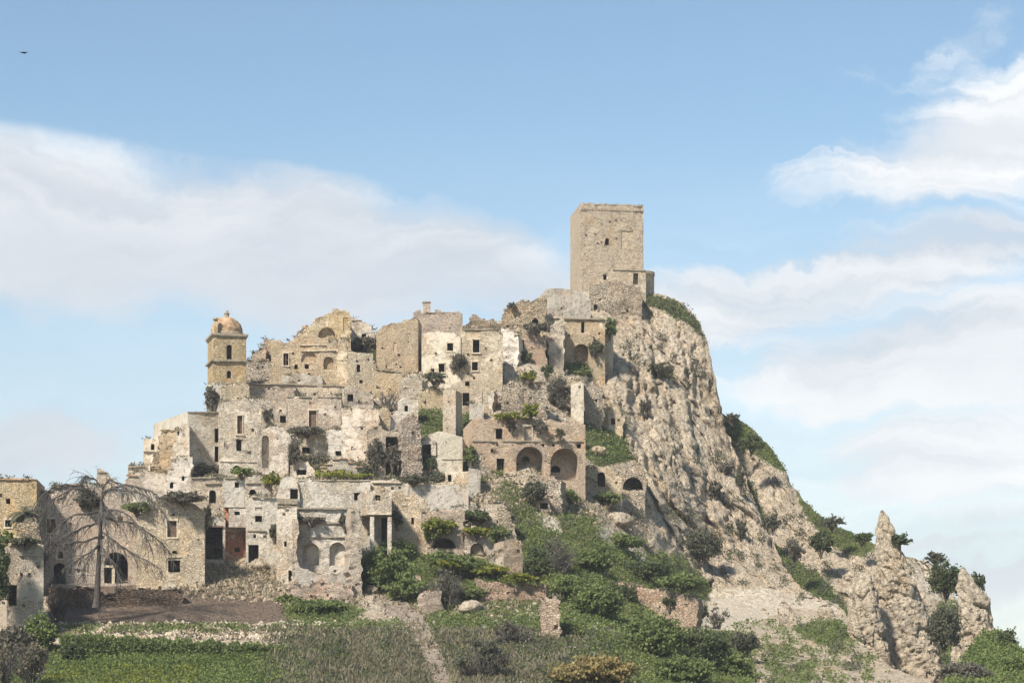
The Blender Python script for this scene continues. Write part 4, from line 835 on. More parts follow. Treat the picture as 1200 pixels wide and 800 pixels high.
B('broken brick stub under the bare grey shrub', 496, 518, [(496,700),(500,692),(509,690),(518,692)], 718, 'pink', D=272, dep=3, rag=.35, yaw=15, name='brick_stub', cat='ruin')
B('small brick fragment left above the broken brick stub', 484, 493, [(484,675),(488,672),(493,676)], 690, 'pink', D=281, dep=2, rag=.4, name='brick_fragment', cat='ruin')
B('long reddish retaining wall crossing the green slope at the foot of the cliff', 722, 817, [(722,682),(745,686),(775,692),(817,700)], 722, 'redstone', D=300, dep=4, rag=.25, name='retaining_wall', cat='stone wall', yaw=-10)
# apse ruin with twin niches
B('tall whitewashed wall on the left of the twin-niche ruin', 324, 348, [(324,596),(336,595),(348,594)], 676, 'white', fix=284, dep=6, rag=.06, name='whitewashed_wall', cat='house wall', op=[(333,634,336,640,'w'), (338,668,344,680,'w')])
B('back wall of a ruin with two round-headed niches side by side', 345, 414, [(345,596),(380,594),(414,597)], 690, 'grey', fix=286.5, dep=5, rag=.1, op=[(355,636,374,662,'na',.8), (386,635,405,662,'na',.8)], led=[(346,613,412,612,.25,.2), (346,629,412,629,.18,.15), (345,595.5,414,596,.22,.3)], name='twin_niche_ruin', cat='ruin')
B('thin jagged pier standing at the right of the two niches', 411, 424, [(411,607),(414,596),(419,596),(424,614)], 704, 'pale', fix=277.5, dep=5, rag=.5, yaw=8, name='jagged_pier', cat='ruin')
B('tumbled low front wall below the two niches', 340, 414, [(340,680),(352,683),(372,682),(392,684),(414,684)], 706, 'pink', fix=276.5, dep=1.2, rag=.5, name='tumbled_wall', cat='stone wall')
B('grey plastered cistern wall behind the tumbled front wall', 346, 412, [(346,665),(365,667),(385,672),(412,664)], 690, 'conc', fix=283, dep=1.2, rag=.15, name='cistern_wall', cat='stone wall')
B('narrow pinkish pilaster left of the two niches', 342, 349, [(342,608),(349,608)], 690, 'pink', fix=283.6, dep=3, rag=.35, name='pilaster', cat='ruin')
# lower left
B('large gabled stone house on the right of the dead tree with a shuttered upper window', 160, 240, [(160,606),(172,598),(186,589),(204,583),(214,584),(228,590),(240,600)], 684, 'warm', D=282, dep=12, rag=.08, op=[(196,610,207,629,'cf'), (202,601,205,604,'w'), (202,645,207,648,'w'), (197,656,211,670,'d')], cat='house', name='gabled_house', led=[(196,652,213,652,.2,.12,'trim'), (165,602,204,584,.12,.14), (206,584,239,599,.12,.14)])
r, l = B('long stone house behind the dead tree with a big black archway', 48, 162, [(48,580),(60,571),(78,567),(98,566),(122,570),(145,582),(162,598)], 686, 'pink', D=283.5, dep=12, rag=.08, op=[(55,608,66,624,'cf'), (68,583,75,590,'b'), (67,646,74,654,'wf'), (63,659,77,684,'da'), (122,647,150,683,'da'), (138,604,144,612,'a')], cat='house', name='arched_house', led=[(50,579,62,571,.12,.14), (62,571,98,567,.12,.14)])
mb = MB(); a = l(131,683); b = l(134.5,665); mb.box(a[0], b[0], .1, .5, a[1], b[1]); a = l(122,664.5); b = l(136,662); mb.box(a[0], b[0], .05, .6, a[1]+.005, b[1]); mb.build('arch_post', M['trim'], r)
B('square brick house at the left edge with two small windows', -60, 43, [(-60,560),(0,560),(20,560),(43,561)], 660, 'warm', D=277, dep=10, rag=.06, yaw=-7, op=[(7,584,12,590,'w'), (6,609,14,617,'wf'), (-30,600,-22,612,'w')], cat='house', name='brick_house', led=[(-60,561,43,561.5,.15,.15,'tile')])
B('small flat-topped stone outhouse in the lower left with a black doorway', 8, 51, [(8,640),(20,631),(30,634),(51,638)], 732, 'pale', D=254, dep=7, rag=.2, yaw=4, op=[(10,685,20,709,'d'), (-1+6,722,14,729,'b')][:1], cat='outhouse', name='stone_outhouse', led=[(22,650,50,651,.16,.2)])
B('mossy ledge wall topping the stone outhouse', 20, 46, [(20,613),(32,610),(46,614)], 640, 'rubble', D=262, dep=5, rag=.3, name='ledge_wall', cat='stone wall')
r, l = B('dark timbered recess between the gabled house and the red painted wall', 238, 264, [(238,606),(264,604)], 662, 'conc', D=303, dep=6, rag=.1, op=[(241,617,261,655,'n',3.5,[],'brown')], cat='shed', name='timbered_recess')
mb = MB(); a, b = l(240,617), l(262,615); mb.box(a[0], b[0], -.2, .1, a[1]-.05, a[1]+.15); a, b = l(240,641), l(262,639); mb.box(a[0], b[0], -.2, .0, a[1], a[1]+.14); mb.build('timber_rail', M['wood'], r)
B('dark dry-stone wall holding the ploughed terrace beneath the dead tree', 56, 215, [(56,688),(110,690),(160,690),(215,692)], 710, 'brown', D=275.5, dep=3, rag=.45, name='dry_stone_wall', cat='stone wall')
# iron railing in front of the arched house, pole by the low house
def railing():
    c = at(96, 688, -1.2); r = tag(empty('iron_railing', c), 'short dark iron railing in front of the long stone house', 'railing')
    mb = MB(); w2 = 2.3
    for z in (.35, 1.5): mb.box(-w2, w2, -.03, .03, z, z+.07)
    mb.build('rail', M['metal'], r); mb = MB()
    for i in range(17): x = -w2+.28*i; mb.box(x, x+.035, -.02, .02, 0, 1.6)
    mb.build('bars', M['metal'], r)['kind'] = 'stuff'
railing()
def pole():
    c = PT(196.5, 578, 327); r = tag(empty('utility_pole', c), 'thin dark pole rising beside the low pale house on the left ridge', 'pole')
    mb = MB(); mb.tube([(0,0,-2),(0,0,4.2)], [.07,.055], 6); mb.build('shaft', M['metal'], r); mb = MB(); mb.box(-.3,.3,-.03,.03,3.9,3.97); mb.build('crossbar', M['metal'], r)
pole()
# ================================================================== rocks
def pinnacle(name, label, rows, Y, flat=.75, nr=220, ns=120, amp=1.0, seed=0):
    """freestanding rock: rows of (photo row, left column, right column), closed all round"""
    ry = np.array([r[0] for r in rows], float); py = np.linspace(ry[0], ry[-1], nr)
    xl = np.interp(py, ry, [r[1] for r in rows]); xr = np.interp(py, ry, [r[2] for r in rows])
    cx = ((xl+xr)/2-600)*Y/F; rx = np.maximum((xr-xl)/2*Y/F, .15); z = CZ+(HZ-py)*Y/F
    th = np.linspace(0, 2*np.pi, ns, endpoint=False)
    c, s = np.cos(th), np.sin(th)
    dry = np.maximum(rx*flat, .15)
    X = cx[:, None]+rx[:, None]*np.sign(c)*np.abs(c)**.85; Yy = Y+dry[:, None]*np.sign(s)*np.abs(s)**.85; Z = np.repeat(z[:, None], ns, 1)
    lat = X+Z*.18; r = fbm(lat/2.6+seed, Z/11, Yy/2.6, 4, True); r2 = fbm(X/1.2+seed, Z/1.5, Yy/1.2, 4); pit = np.clip(fbm(X/1.7, Z/1.5+seed, Yy/1.7, 3)-.14, 0, 1)*2.2
    r3 = fbm(lat/.9+seed, Z/2.6, Yy/.9, 3, True)
    ang = np.arctan2(Yy-Y, X-cx[:, None])*rx[:, None]; h1, e1 = blocks(ang/2.7+Z*.08+seed, Z/5.5+seed, 3.); h2, e2 = blocks(ang/1.2+Z*.1, Z/1.9+seed, 5.)
    k = (r*.30-.1+r2*.55+h1*.42+h2*.15-e1*.5-e2*.15-pit*.5)*amp*np.clip(rx[:, None]/2.5, .25, 1)
    X = X+c*k*.75; Yy = Yy+s*k; Z = Z+r2*.25*amp
    V = np.stack([X, Yy, Z], -1).reshape(-1, 3); idx = np.arange(nr*ns).reshape(nr, ns)
    Fq = np.stack([idx[:-1], np.roll(idx, -1, 1)[:-1], np.roll(idx, -1, 1)[1:], idx[1:]], -1).reshape(-1, 4)[:, ::-1]
    top = len(V); V = np.vstack([V, [[cx[0], Y, z[0]+.3]]]); cap = np.array([[top, idx[0, (i+1) % ns], idx[0, i], idx[0, i]] for i in range(ns)])
    base = Vector((float(cx[-1]), Y, float(z[-1])))
    V = V-np.array(base)
    me_V = V; n = len(V)
    A = np.zeros((n, 3)); Bz = np.zeros((n, 3)); Bz[:, 0] = .75
    o = np_mesh(name, me_V, Fq, M['ground'], attrs={'zoneA': A, 'zoneB': Bz}, loc=base)
    # close the tip
    bm = bmesh.new(); bm.from_mesh(o.data); bm.verts.ensure_lookup_table()
    for i in range(ns):
        try: bm.faces.new((bm.verts[top], bm.verts[(i+1) % ns], bm.verts[i])).smooth = True
        except ValueError: pass
    bm.to_mesh(o.data); bm.free()
    return tag(o, label, 'rock', {'boulder': 'loose boulders on the slope', 'rock_pinnacle': 'rock needles at the right', 'rock_fin': 'small rocks beside the sandy ledge'}.get(name))
pinnacle('rock_pinnacle', 'tallest pointed rock needle on the right with a small tree on its shoulder', [(599,1032,1036),(606,1029,1041),(618,1027,1048),(632,1027,1054),(645,1027,1057),(660,1026,1064),(690,1020,1076),(720,1022,1088),(760,1022,1100),(800,1018,1112),(835,1010,1122)], 306, seed=3)
pinnacle('rock_pinnacle', 'broad blunt rock leaning against the left side of the tallest needle', [(670,1008,1014),(674,1002,1022),(690,995,1026),(720,993,1030),(750,994,1036),(775,990,1044),(800,975,1056),(835,965,1066)], 300, seed=9)
pinnacle('rock_pinnacle', 'rounded rock tower at the far right with a dark hollow', [(666,1126,1132),(672,1123,1137),(684,1123,1146),(700,1122,1156),(730,1122,1166),(760,1120,1168),(790,1116,1168),(835,1110,1172)], 304, seed=17)
pinnacle('rock_spur', 'low rock spur filling the gap between the needle and the right rock tower', [(778,1092,1098),(785,1084,1106),(800,1078,1112),(835,1070,1120)], 303, seed=27, nr=60)
pinnacle('rock_fin', 'small grey rock fin on the grass below the sandy ledge', [(706,914,922),(712,911,928),(728,914,936),(745,920,944),(762,928,948)], 318, nr=60, seed=31, amp=.6)
pinnacle('rock_fin', 'smaller rounded rock right of the grey rock fin', [(710,960,972),(716,957,977),(730,962,980),(742,970,980)], 322, nr=40, seed=37, amp=.5)
pinnacle('rock_buttress', 'pointed slab leaning against the cliff face above its grassy foot', [(478,770,776),(490,766,784),(520,760,796),(560,757,808),(600,760,820),(640,768,832),(668,790,836)], 371, flat=.5, nr=110, seed=41, amp=1.2)
def boulder(label, px, py, rx, ry, Y=None, seed=0, name='boulder', squash=.8):
    D = float(DEP(px, py+ry*.7)) - .6 if Y is None else Y
    c = PT(px, py, D); a, b = rx*D/F, ry*D/F
    bm = bmesh.new(); bmesh.ops.create_icosphere(bm, subdivisions=3, radius=1)
    for v in bm.verts:
        p = v.co.copy(); n = 1+.28*mnoise.noise(p*1.1+Vector((seed*3.1, 0, 0)))+.12*mnoise.noise(p*2.7+Vector((0, seed, 0)))+.05*mnoise.noise(p*6)
        v.co = Vector((p.x*a*n, p.y*a*squash*n, p.z*b*n+b*.6))
    me = bpy.data.meshes.new(name); bm.to_mesh(me); bm.free(); me.polygons.foreach_set('use_smooth', [True]*len(me.polygons))
    me.materials.append(M['ground']); o = bpy.data.objects.new(name, me); COL.objects.link(o); o.location = c-Vector((0, 0, b*.6)); o.rotation_euler = (0, 0, random.uniform(-.4, .4))
    n = len(me.vertices)
    for nm in ('zoneA', 'zoneB'): 
        at_ = me.color_attributes.new(nm, 'FLOAT_COLOR', 'POINT'); at_.data.foreach_set('color', np.tile([0., .3 if nm == 'zoneB' else .0, 0., 1.], n).astype(np.float32))
    return tag(o, label, 'rock', {'boulder': 'loose boulders on the slope', 'rock_pinnacle': 'rock needles at the right', 'rock_fin': 'small rocks beside the sandy ledge'}.get(name))
boulder('largest smooth pale boulder resting below the cave mouth', 727, 609, 17, 9, seed=2)
boulder('small pale boulder just behind the largest one, above its right end', 741, 597, 5, 5, seed=3)
boulder('pale boulder low right of the largest one, beside the cliff foot', 760, 638, 8, 6, seed=4)
boulder('small round boulder between the largest and the cliff foot', 745, 629, 4.5, 3.5, seed=5)
boulder('lumpy pale boulder below the broken brick stub and bare shrub', 552, 711, 15, 8, seed=6)
boulder('pale stones heap beside the left end of the sandy ledge', 828, 677, 7, 6, seed=7)
boulder('small block at the left end of the sandy ledge', 818, 684, 5, 4, seed=8)
boulder('pale boulder right of the arcade on the grass patch', 701, 528, 9, 6, seed=9)
boulder('white stone lying in the lower field edge below the ploughed soil', 100, 729, 2.6, 2.2, seed=10)
boulder('pale rock beside the rubble path at its top', 436, 690, 8, 5, seed=11)
boulder('rounded heap of stone in front of the black doorway of the weathered house', 303, 661, 10, 7, None, seed=12)

# ---- loose rubble: one heap-stuff object
def pick(T, n, wf, vmax=None):
    """n random points on a terrain grid with density wf(px,py,Z)"""
    PX, PY, V = T['PX'], T['PY'], T['V']
    wgt = wf(PX, PY, T['Z'])
    a = np.abs(np.gradient(PX, axis=1))*np.abs(np.gradient(PY, axis=0)); p = (wgt*a)[1:-2, 1:-2]; p = p/p.sum()
    k = RS.choice(p.size, n, p=p.ravel()); i, j = np.unravel_index(k, p.shape); i += 1; j += 1
    u, v = RS.rand(n)[:, None], RS.rand(n)[:, None]
    P = V[i, j]*(1-u)*(1-v)+V[i+1, j]*u*(1-v)+V[i, j+1]*(1-u)*v+V[i+1, j+1]*u*v
    return P
_ico = bmesh.new(); bmesh.ops.create_icosphere(_ico, subdivisions=1, radius=1); IV = np.array([v.co[:] for v in _ico.verts]); IF = np.array([[v.index for v in f.verts] for f in _ico.faces]); _ico.free()
def stones(name, P, smin, smax, mat):
    n = len(P); s = smin+(smax-smin)*RS.rand(n)**2.5
    V = IV[None]*(s[:, None]*(.6+.8*RS.rand(n, 3)))[:, None, :]*(1+.28*RS.normal(size=(n, len(IV), 1)).clip(-1, 1))
    a = RS.rand(n)*6.28; ca, sa = np.cos(a)[:, None], np.sin(a)[:, None]
    V = np.stack([V[..., 0]*ca-V[..., 1]*sa, V[..., 0]*sa+V[..., 1]*ca, V[..., 2]], -1)+P[:, None]
    Fq = (IF[None]+(np.arange(n)*len(IV))[:, None, None]).reshape(-1, 3)
    return tag(np_mesh(name, V.reshape(-1, 3), Fq, mat, smooth=False), kind='stuff')
stones('rubble', pick(HILL, 4500, lambda x, y, Z: np.clip(Z['pale'], 0, 1)*(1-.97*Z['path'])*(x > -60)*(x < 1010)), .07, .36, M['tan'])
stones('scattered_stones', pick(HILL, 2600, lambda x, y, Z: ((x > 150)*(x < 760)*(y < 640)*(1-Z['grass']*.8)*(1-Z['cliff']) + .10*(x > 420)*(x < 900)*(y > 640))*(1.0+0*x)), .12, .6, M['rubble'])

# ================================================================== vegetation
def cards(P, size, tint, elong=1.5, up=0.0):
    """leaf-shaped faces (quads) at points P"""
    n = len(P); d = RS.normal(size=(n, 3)); d[:, 2] = d[:, 2]+up; d /= np.linalg.norm(d, axis=1)[:, None]
    e = np.cross(d, RS.normal(size=(n, 3))); e /= np.linalg.norm(e, axis=1)[:, None]
    s = (size*(.6+.8*RS.rand(n)))[:, None] if np.ndim(size) else (size*(.6+.8*RS.rand(n)))[:, None]
    d = d*s*elong; e = e*s*.5
    V = np.stack([P-d*.5, P+e, P+d*.5, P-e], 1).reshape(-1, 3)
    return V, np.arange(4*n).reshape(n, 4), np.repeat(tint, 4)
def crown_points(n, rx, ry, rz, clumps, cz=0.0, low=-.5):
    c = RS.normal(size=(clumps*3, 3)); c /= np.linalg.norm(c, axis=1)[:, None]; c *= (RS.rand(len(c))**.4)[:, None]*.85; c = c[c[:, 2] > low][:clumps]
    m = len(c); cs = .10+.24*RS.rand(m)**1.5; k = RS.randint(0, m, n)
    q = RS.normal(size=(n, 3)); q /= np.linalg.norm(q, axis=1)[:, None]; q *= (RS.rand(n)**.5)[:, None]
    p = c[k]+q*cs[k][:, None]; ct = RS.rand(m)
    o_ = RS.rand(n) < .14; p = np.where(o_[:, None], p*(1.05+.3*RS.rand(n, 1)), p)
    tint = np.clip(.55*ct[k]+.5*RS.rand(n), 0, 1)
    return p*np.array([rx, ry, rz])+np.array([0, 0, cz]), tint, c*np.array([rx, ry, rz])+np.array([0, 0, cz])
def shrub(label, px, py, rx, ry, kind='green', name='shrub', cat='shrub', n=None, leaf=.24, D=None, group=None, trunk=False, dd=-1.0):
    """crown centred on photo position (px,py) with radii rx, ry in pixels, rooted in the slope below it"""
    if D is not None:                                  # grows on a wall: sit just in front of the nearest facade there
        c_ = [f[3] for f in FACADES if f[0]-2 <= px <= f[1]+2 and min(t[1] for t in f[2])-ry <= py <= f[6]+3]
        D = min(c_)-.5 if c_ and px < 1000 else min(D, float(DEP(px, py+ry*.75)))
    else: D = float(DEP(px, py+ry*.75))+dd
    a, b = rx*D/F, ry*D/F; c = PT(px, py, D); dpt = min(a, 4.5)*(.9 if D is None or True else .5)
    base = Vector((c.x, c.y, c.z-b)); r = tag(empty(name, base, 0), label, cat, group or {'shrub': 'shrubs and bushes on the hill', 'leafy_tree': 'leafy trees on the lower slope'}.get(name))
    n = n or int(min(9000, 500+rx*ry*15)); cl = max(12, min(150, int(n/48)))
    P, tint, C = crown_points(n, a*1.12, dpt, b*1.05, cl, b)
    V, Fq, T = cards(P, leaf*(.62+.018*min(rx, 20)), tint)
    np_mesh('crown' if trunk else 'foliage', V, Fq, LM[kind], r, {'tint': T}, smooth=False)
    mb = MB()
    if trunk:
        mb.tube([(0,0,-1),(a*.03,0,b*.35),(-a*.05,0,b*.8)], [.26,.2,.14], 7)
    for c_ in C[:: max(1, len(C)//(9 if not trunk else 12))]:
        q = Vector(c_); s = Vector((0, 0, b*.3 if trunk else -.4)); mid = s.lerp(q, .5)+Vector((0, 0, b*.12)); mb.tube([s, mid, q], [.10, .06, .03], 4, False)
    mb.build('trunk' if trunk else 'stems', M['trunk'], r)
    return r
def bare(label, px, py, rx, ry, D=None, name='bare_shrub', n=26, kind=None, cat='bare shrub'):
    D = min(D or 9e9, float(DEP(px, py+ry*.7))-1.0)
    a, b = rx*D/F, ry*D/F; c = PT(px, py+ry, D); r = tag(empty(name, c), label, cat, 'bare leafless shrubs')
    mb = MB(); R = random.Random(int(px*7+py))
    def grow(p, d, L, rad, lev):
        pts = [p]; q = p
        for i in range(3):
            d = (d+Vector((R.uniform(-.25,.25), R.uniform(-.25,.25), R.uniform(-.12,.2)))).normalized(); q = q+d*L/3; pts.append(q)
        mb.tube(pts, [rad, rad*.8, rad*.6, rad*.45], 3, False)
        if lev > 0:
            for _ in range(4 if lev > 1 else 5):
                nd = (d+Vector((R.uniform(-.9,.9), R.uniform(-.9,.9), R.uniform(-.4,.6)))).normalized(); k = R.choice((1, 2, 3)); grow(pts[k], nd, L*.52, rad*.5, lev-1)
    for i in range(n):
        t = R.uniform(-1, 1); d = Vector((t*a, R.uniform(-.5,.5)*a, 2*b*R.uniform(.5, 1))).normalized(); L = 1.0/math.sqrt((d.x/a)**2+(d.z/(2*b))**2+1e-6)*.62
        grow(Vector((t*a*.25, 0, -.3)), d, L, .075, 2)
    mb.build('twigs', M['twig'], r)
    if kind:
        P, tint, C = crown_points(int(rx*ry*2.2), a, a*.7, b, 20, b); V, Fq, T = cards(P, .2, tint); np_mesh('foliage', V, Fq, LM[kind], r, {'tint': T}, smooth=False)
    return r
SH = [
 ('bright green bush growing behind a retaining wall in the upper town', 451, 419, 16, 12, 'green'),
 ('grey-green scrub above the bright green bush, over the dark stone house', 424, 404, 20, 9, 'grey'),
 ('round grey creeper ball clinging to the big two-storey house', 538, 425, 10, 12, 'grey', 382.6),
 ('dark scrub strip under the rounded plaster front of the two-storey house', 510, 444, 15, 9, 'olive', 378),
 ('dark green shrub under the single window of the brick coloured ruin', 616, 417, 9, 6, 'dark', 392),
 ('yellow-green shrub on the ledge below the white vault fragment', 619, 440, 10, 7, 'yellow', 388),
 ('small dark shrub on the steps left of the tower house arch', 641, 436, 7, 9, 'dark', 391),
 ('low green grass bush at the foot of the tower house arch', 681, 437, 15, 6, 'green', 391),
 ('brown-green creeper over the edge of the stained rocky ruin', 628, 384, 16, 7, 'grey', 399),
 ('small bush on top of the stained rocky ruin', 600, 358, 6, 4, 'olive', 400),
 ('green shrub in the cleft right of the arched tower house', 715, 384, 9, 12, 'green', 398),
 ('grey tangled creeper in the dark gully left of the plaster pier', 655, 462, 14, 22, 'grey', 374),
 ('grey scrub on the cliff ledge high above the cave dwelling', 698, 408, 9, 13, 'olive', 394),
 ('green shrub cluster on a ledge in the middle of the cliff', 772, 432, 16, 8, 'olive'),
 ('narrow dark shrub hanging on the cliff face below the ledge cluster', 756, 478, 8, 14, 'grey'),
 ('large round grey-green bush against the cliff foot above the sandy ledge', 824, 640, 26, 19, 'olive', 356),
 ('small olive shrub on the right flank of the cliff', 838, 575, 10, 12, 'grey'),
 ('second grey shrub lower on the right flank of the cliff', 852, 548, 9, 9, 'grey'),
 ('sparse shrub on the lower cliff right of the round bush', 868, 620, 8, 14, 'olive'),
 ('yellow-green shrub row on top of the arcade, left', 598, 488, 18, 5, 'yellow', 340),
 ('yellow-green shrub on top of the arcade, middle', 622, 481, 11, 10, 'yellow', 341),
 ('dry creeper hanging over the white-framed niche of the arcade', 632, 500, 9, 6, 'grey', 336.2),
 ('small creeper left of the white-framed niche of the arcade', 600, 500, 7, 6, 'grey', 336.2),
 ('weedy tuft over the second great arch of the arcade', 656, 508, 6, 6, 'olive', 336.2),
 ('rounded olive bush left of the rubble pillar under the arches', 626, 576, 15, 13, 'olive', 322),
 ('green bush at the right of the rubble pillar under the arches', 665, 583, 14, 9, 'green', 322),
 ('low green bush beneath the cave house doorway', 712, 585, 17, 8, 'green', 330),
 ('dark bush in the narrow gap right of the tall slender pillar', 545, 508, 7, 12, 'dark', 350),
 ('green bush on the grass gully right of the cement house', 552, 535, 8, 12, 'green', 335),
 ('dark leafy bush filling the doorway of the cement house', 503, 543, 9, 11, 'dark', 329),
 ('small shrub heap below the cement house beside its broken wall', 514, 560, 12, 6, 'olive', 322),
 ('dusty green bush inside the tall black collapsed opening', 460, 536, 9, 14, 'grey', 331),
 ('brown-grey creeper on the ruined house left of the black opening', 440, 535, 9, 22, 'grey', 331.4),
 ('dry bush on the ledge below the rough corner stump', 484, 562, 16, 5, 'olive', 322),
 ('grey scrub hanging over the low square window ruin', 360, 505, 24, 5, 'grey', 343),
 ('shaded scrub between the square window ruin and the rounded wall', 345, 530, 8, 18, 'grey', 339.5),
 ('scrub strip above the two gabled huts', 372, 539, 24, 6, 'grey', 326),
 ('dry green fringe on top of the long grey plaster wall', 396, 557, 38, 4.5, 'yellow', 314),
 ('green shrub at the right end of the wide low gable', 430, 551, 10, 7, 'olive', 320),
 ('yellow and green shrub between the two white gabled houses', 317, 561, 11, 10, 'yellow', 315),
 ('fresh green tuft under the lower windows of the pale tower-like ruin', 283, 553, 13, 6, 'bright', 318),
 ('brown scrub on the roof edge left of the fresh green tuft', 238, 549, 17, 6, 'grey', 318),
 ('dull green scrub on the ground left of the pale arched-window house', 215, 583, 25, 7, 'grey', 312),
 ('greenish creeper at the right edge of the gabled stone house', 243, 604, 5, 14, 'olive', 306),
 ('green bush seen through the branches of the dead tree, left', 104, 586, 16, 12, 'olive', 300),
 ('green shrub behind the dead tree branches, right', 160, 594, 17, 8, 'green', 300),
 ('dark shrub at the foot of the bell tower', 248, 466, 9, 14, 'grey', 363),
 ('small creeper over the hollow of the annex', 314, 486, 6, 11, 'grey', 355.5),
 ('climbing plant on the right side of the weathered house', 321, 624, 6, 10, 'olive', 300.4),
 ('dark creeper line on the upper part of the twin-niche ruin', 366, 609, 16, 5, 'grey', 293.4),
 ('small creeper at the right of the twin-niche ruin wall', 404, 612, 7, 9, 'grey', 293.4),
 ('yellow-green bush above the black vault mouth', 514, 617, 19, 11, 'yellow', 293.5),
 ('green bush at the left of the black vault mouth', 506, 627, 9, 8, 'green', 293.2),
 ('dark leafy bush on the ledge right of the vaulted ruin', 558, 606, 20, 9, 'dark', 308),
 ('yellow-green bush below the dark leafy bush right of the vaulted ruin', 558, 622, 15, 8, 'yellow', 301),
 ('green bush above the little arched brick niche', 586, 626, 12, 10, 'green', 303),
 ('climbing plant beside the right-hand white pillar', 466, 606, 6, 12, 'olive', 300),
 ('big green bramble mass left of the bare grey shrub', 452, 668, 30, 25, 'green', 281),
 ('dark bramble corner at the jagged pier', 434, 676, 12, 22, 'dark', 283),
 ('green bramble mass in front of the pillared box house', 462, 646, 26, 12, 'green', 292),
 ('bright green bramble mass above the rubble path', 478, 692, 27, 13, 'green', 276),
 ('low green bush below the vault mouth', 522, 655, 24, 9, 'green', 286),
 ('small yellow flower patch left above the main yellow band', 524, 661, 13, 5, 'yellow', 283.5),
 ('green thicket above the reddish retaining wall, left of the yellow band', 552, 662, 22, 9, 'green', 287),
 ('band of yellow flowers below the brick pillar, left part', 575, 668, 22, 7, 'yellow', 285),
 ('band of yellow flowers below the brick pillar, right part', 610, 677, 20, 6, 'yellow', 284),
 ('green bank of leaves in front of the reddish retaining wall', 545, 695, 30, 9, 'green', 276),
 ('dark thicket right of the brick pillar', 630, 661, 14, 20, 'dark', 293),
 ('green thicket around the foot of the grey leafless bush', 668, 690, 26, 14, 'green', 291),
 ('bright shrub crown in the upper middle of the green slope', 694, 657, 24, 16, 'green', 308),
 ('dark green shrub bank below the boulders', 752, 668, 36, 12, 'dark', 320),
 ('mid green shrub bank along the cliff foot', 800, 682, 26, 10, 'green', 325),
 ('low green shrubs under the largest pale boulder', 728, 634, 26, 9, 'green', 325),
 ('dark shrub at the right end of the reddish retaining wall', 820, 716, 10, 11, 'dark', 306),
 ('green bush poking over the middle of the long retaining wall', 784, 704, 7, 10, 'dark', 297),
 ('olive green thicket on the outcrop right of the tree group', 874, 752, 16, 14, 'olive', 280),
 ('dense scrub at the base between the trees and the outcrop', 858, 780, 22, 14, 'green', 262),
 ('large golden-brown bush at the bottom centre right', 700, 786, 44, 20, 'rust', 236),
 ('smaller golden bush left of the large golden-brown one', 664, 792, 20, 11, 'rust', 232),
 ('green weeds heap around the freestanding ruined pillar', 668, 738, 14, 9, 'green', 262),
 ('bright bushy clump at the corner of the stone outhouse', 47, 745, 19, 24, 'bright', 249),
 ('dark evergreen mass at the left edge in front of the outhouse', -4, 672, 16, 46, 'dark', 250),
 ('light yellow-green sprig above the dark evergreen mass', 8, 628, 8, 7, 'bright', 252),
 ('moss and scrub on the outhouse ledge', 30, 634, 16, 5, 'olive', 256),
 ('grey brambles in the lower left corner', 18, 752, 22, 20, 'grey', 247),
 ('shadowy hedge corner beside the bright bushy clump', 84, 764, 14, 12, 'dark', 246),
 ('dark green weeds beside the foot of the twin-niche ruin', 372, 711, 34, 9, 'green', 277),
 ('green weeds below the tumbled front wall, left', 340, 703, 14, 8, 'green', 281),
 ('dark olive tree mass behind the right rock tower', 1108, 680, 18, 23, 'dark', 316),
 ('round olive bush on the yellow bank left of the right rock tower', 1096, 654, 13, 8, 'olive', 330),
 ('olive bush hanging on the right shoulder of the right rock tower', 1146, 683, 8, 13, 'dark', 306),
 ('long dark shrub between the needle and the right rock tower', 1106, 738, 19, 27, 'olive', 308),
 ('dark shrub at the right foot of the right rock tower', 1178, 752, 13, 16, 'dark', 296),
 ('bushy yellow-green slope shrub at the lower right edge', 1190, 782, 18, 14, 'bright', 288),
 ('low scrub at the foot of the right rock tower', 1128, 790, 30, 14, 'grey', 290),
 ('dark shrub on the crest behind the tallest needle', 1010, 630, 14, 7, 'dark', 372),
 ('shrubs on the ridge crest right of the cliff', 975, 612, 14, 8, 'olive', 378),
 ('dark shrub cluster on the flank below the ridge crest', 962, 636, 14, 16, 'dark', 368),
 ('small bush on the ridge where it leaves the cliff', 858, 490, 10, 6, 'olive', 396),
 ('dark shrubs halfway down the green shoulder of the ridge', 880, 520, 14, 12, 'dark', 394),
 ('shrub in the dark crease between cliff and ridge', 905, 612, 10, 12, 'olive', 372),
 ('grey-brown shrub at the top of the green chute', 932, 645, 12, 14, 'grey', 360),
 ('dark scrub inside the cleft below the green shoulder', 868, 560, 6, 18, 'olive', 377),
]
for s in SH:
    lab, px, py, rx, ry, kd = s[:6]; shrub(lab, px, py, rx, ry, kd, D=s[6] if len(s) > 6 else None)
for lab, px, py, rx, ry, kd, D in [('small tree growing on the shoulder of the tallest rock needle', 1054, 633, 13, 8, 'dark', 305),
    ('leafy tree with a visible trunk in the middle of the green slope', 700, 706, 27, 21, 'green', 277), ('broad light green tree at the bottom of the slope, trunk showing', 764, 746, 34, 27, 'green', 262),
    ('darker tree right of the broad light green one', 822, 758, 30, 24, 'dark', 262), ('dark round tree at the bottom between the golden bush and the thicket', 800, 786, 34, 18, 'green', 250),
    ('dark tree left of the long retaining wall', 728, 700, 18, 17, 'dark', 290)]:
    shrub(lab, px, py, rx, ry, kd, 'leafy_tree', 'tree', D=D, trunk=True)
bare('bare grey leafless shrub in the upper town below the curved wall', 456, 470, 17, 16, 351, n=22)
bare('large bare grey shrub left of the retaining wall with yellow flowers', 522, 690, 24, 27, 272, n=34, kind='grey')
bare('dark grey leafless bush in the middle of the green slope', 650, 652, 24, 24, 296, n=34, kind='grey')
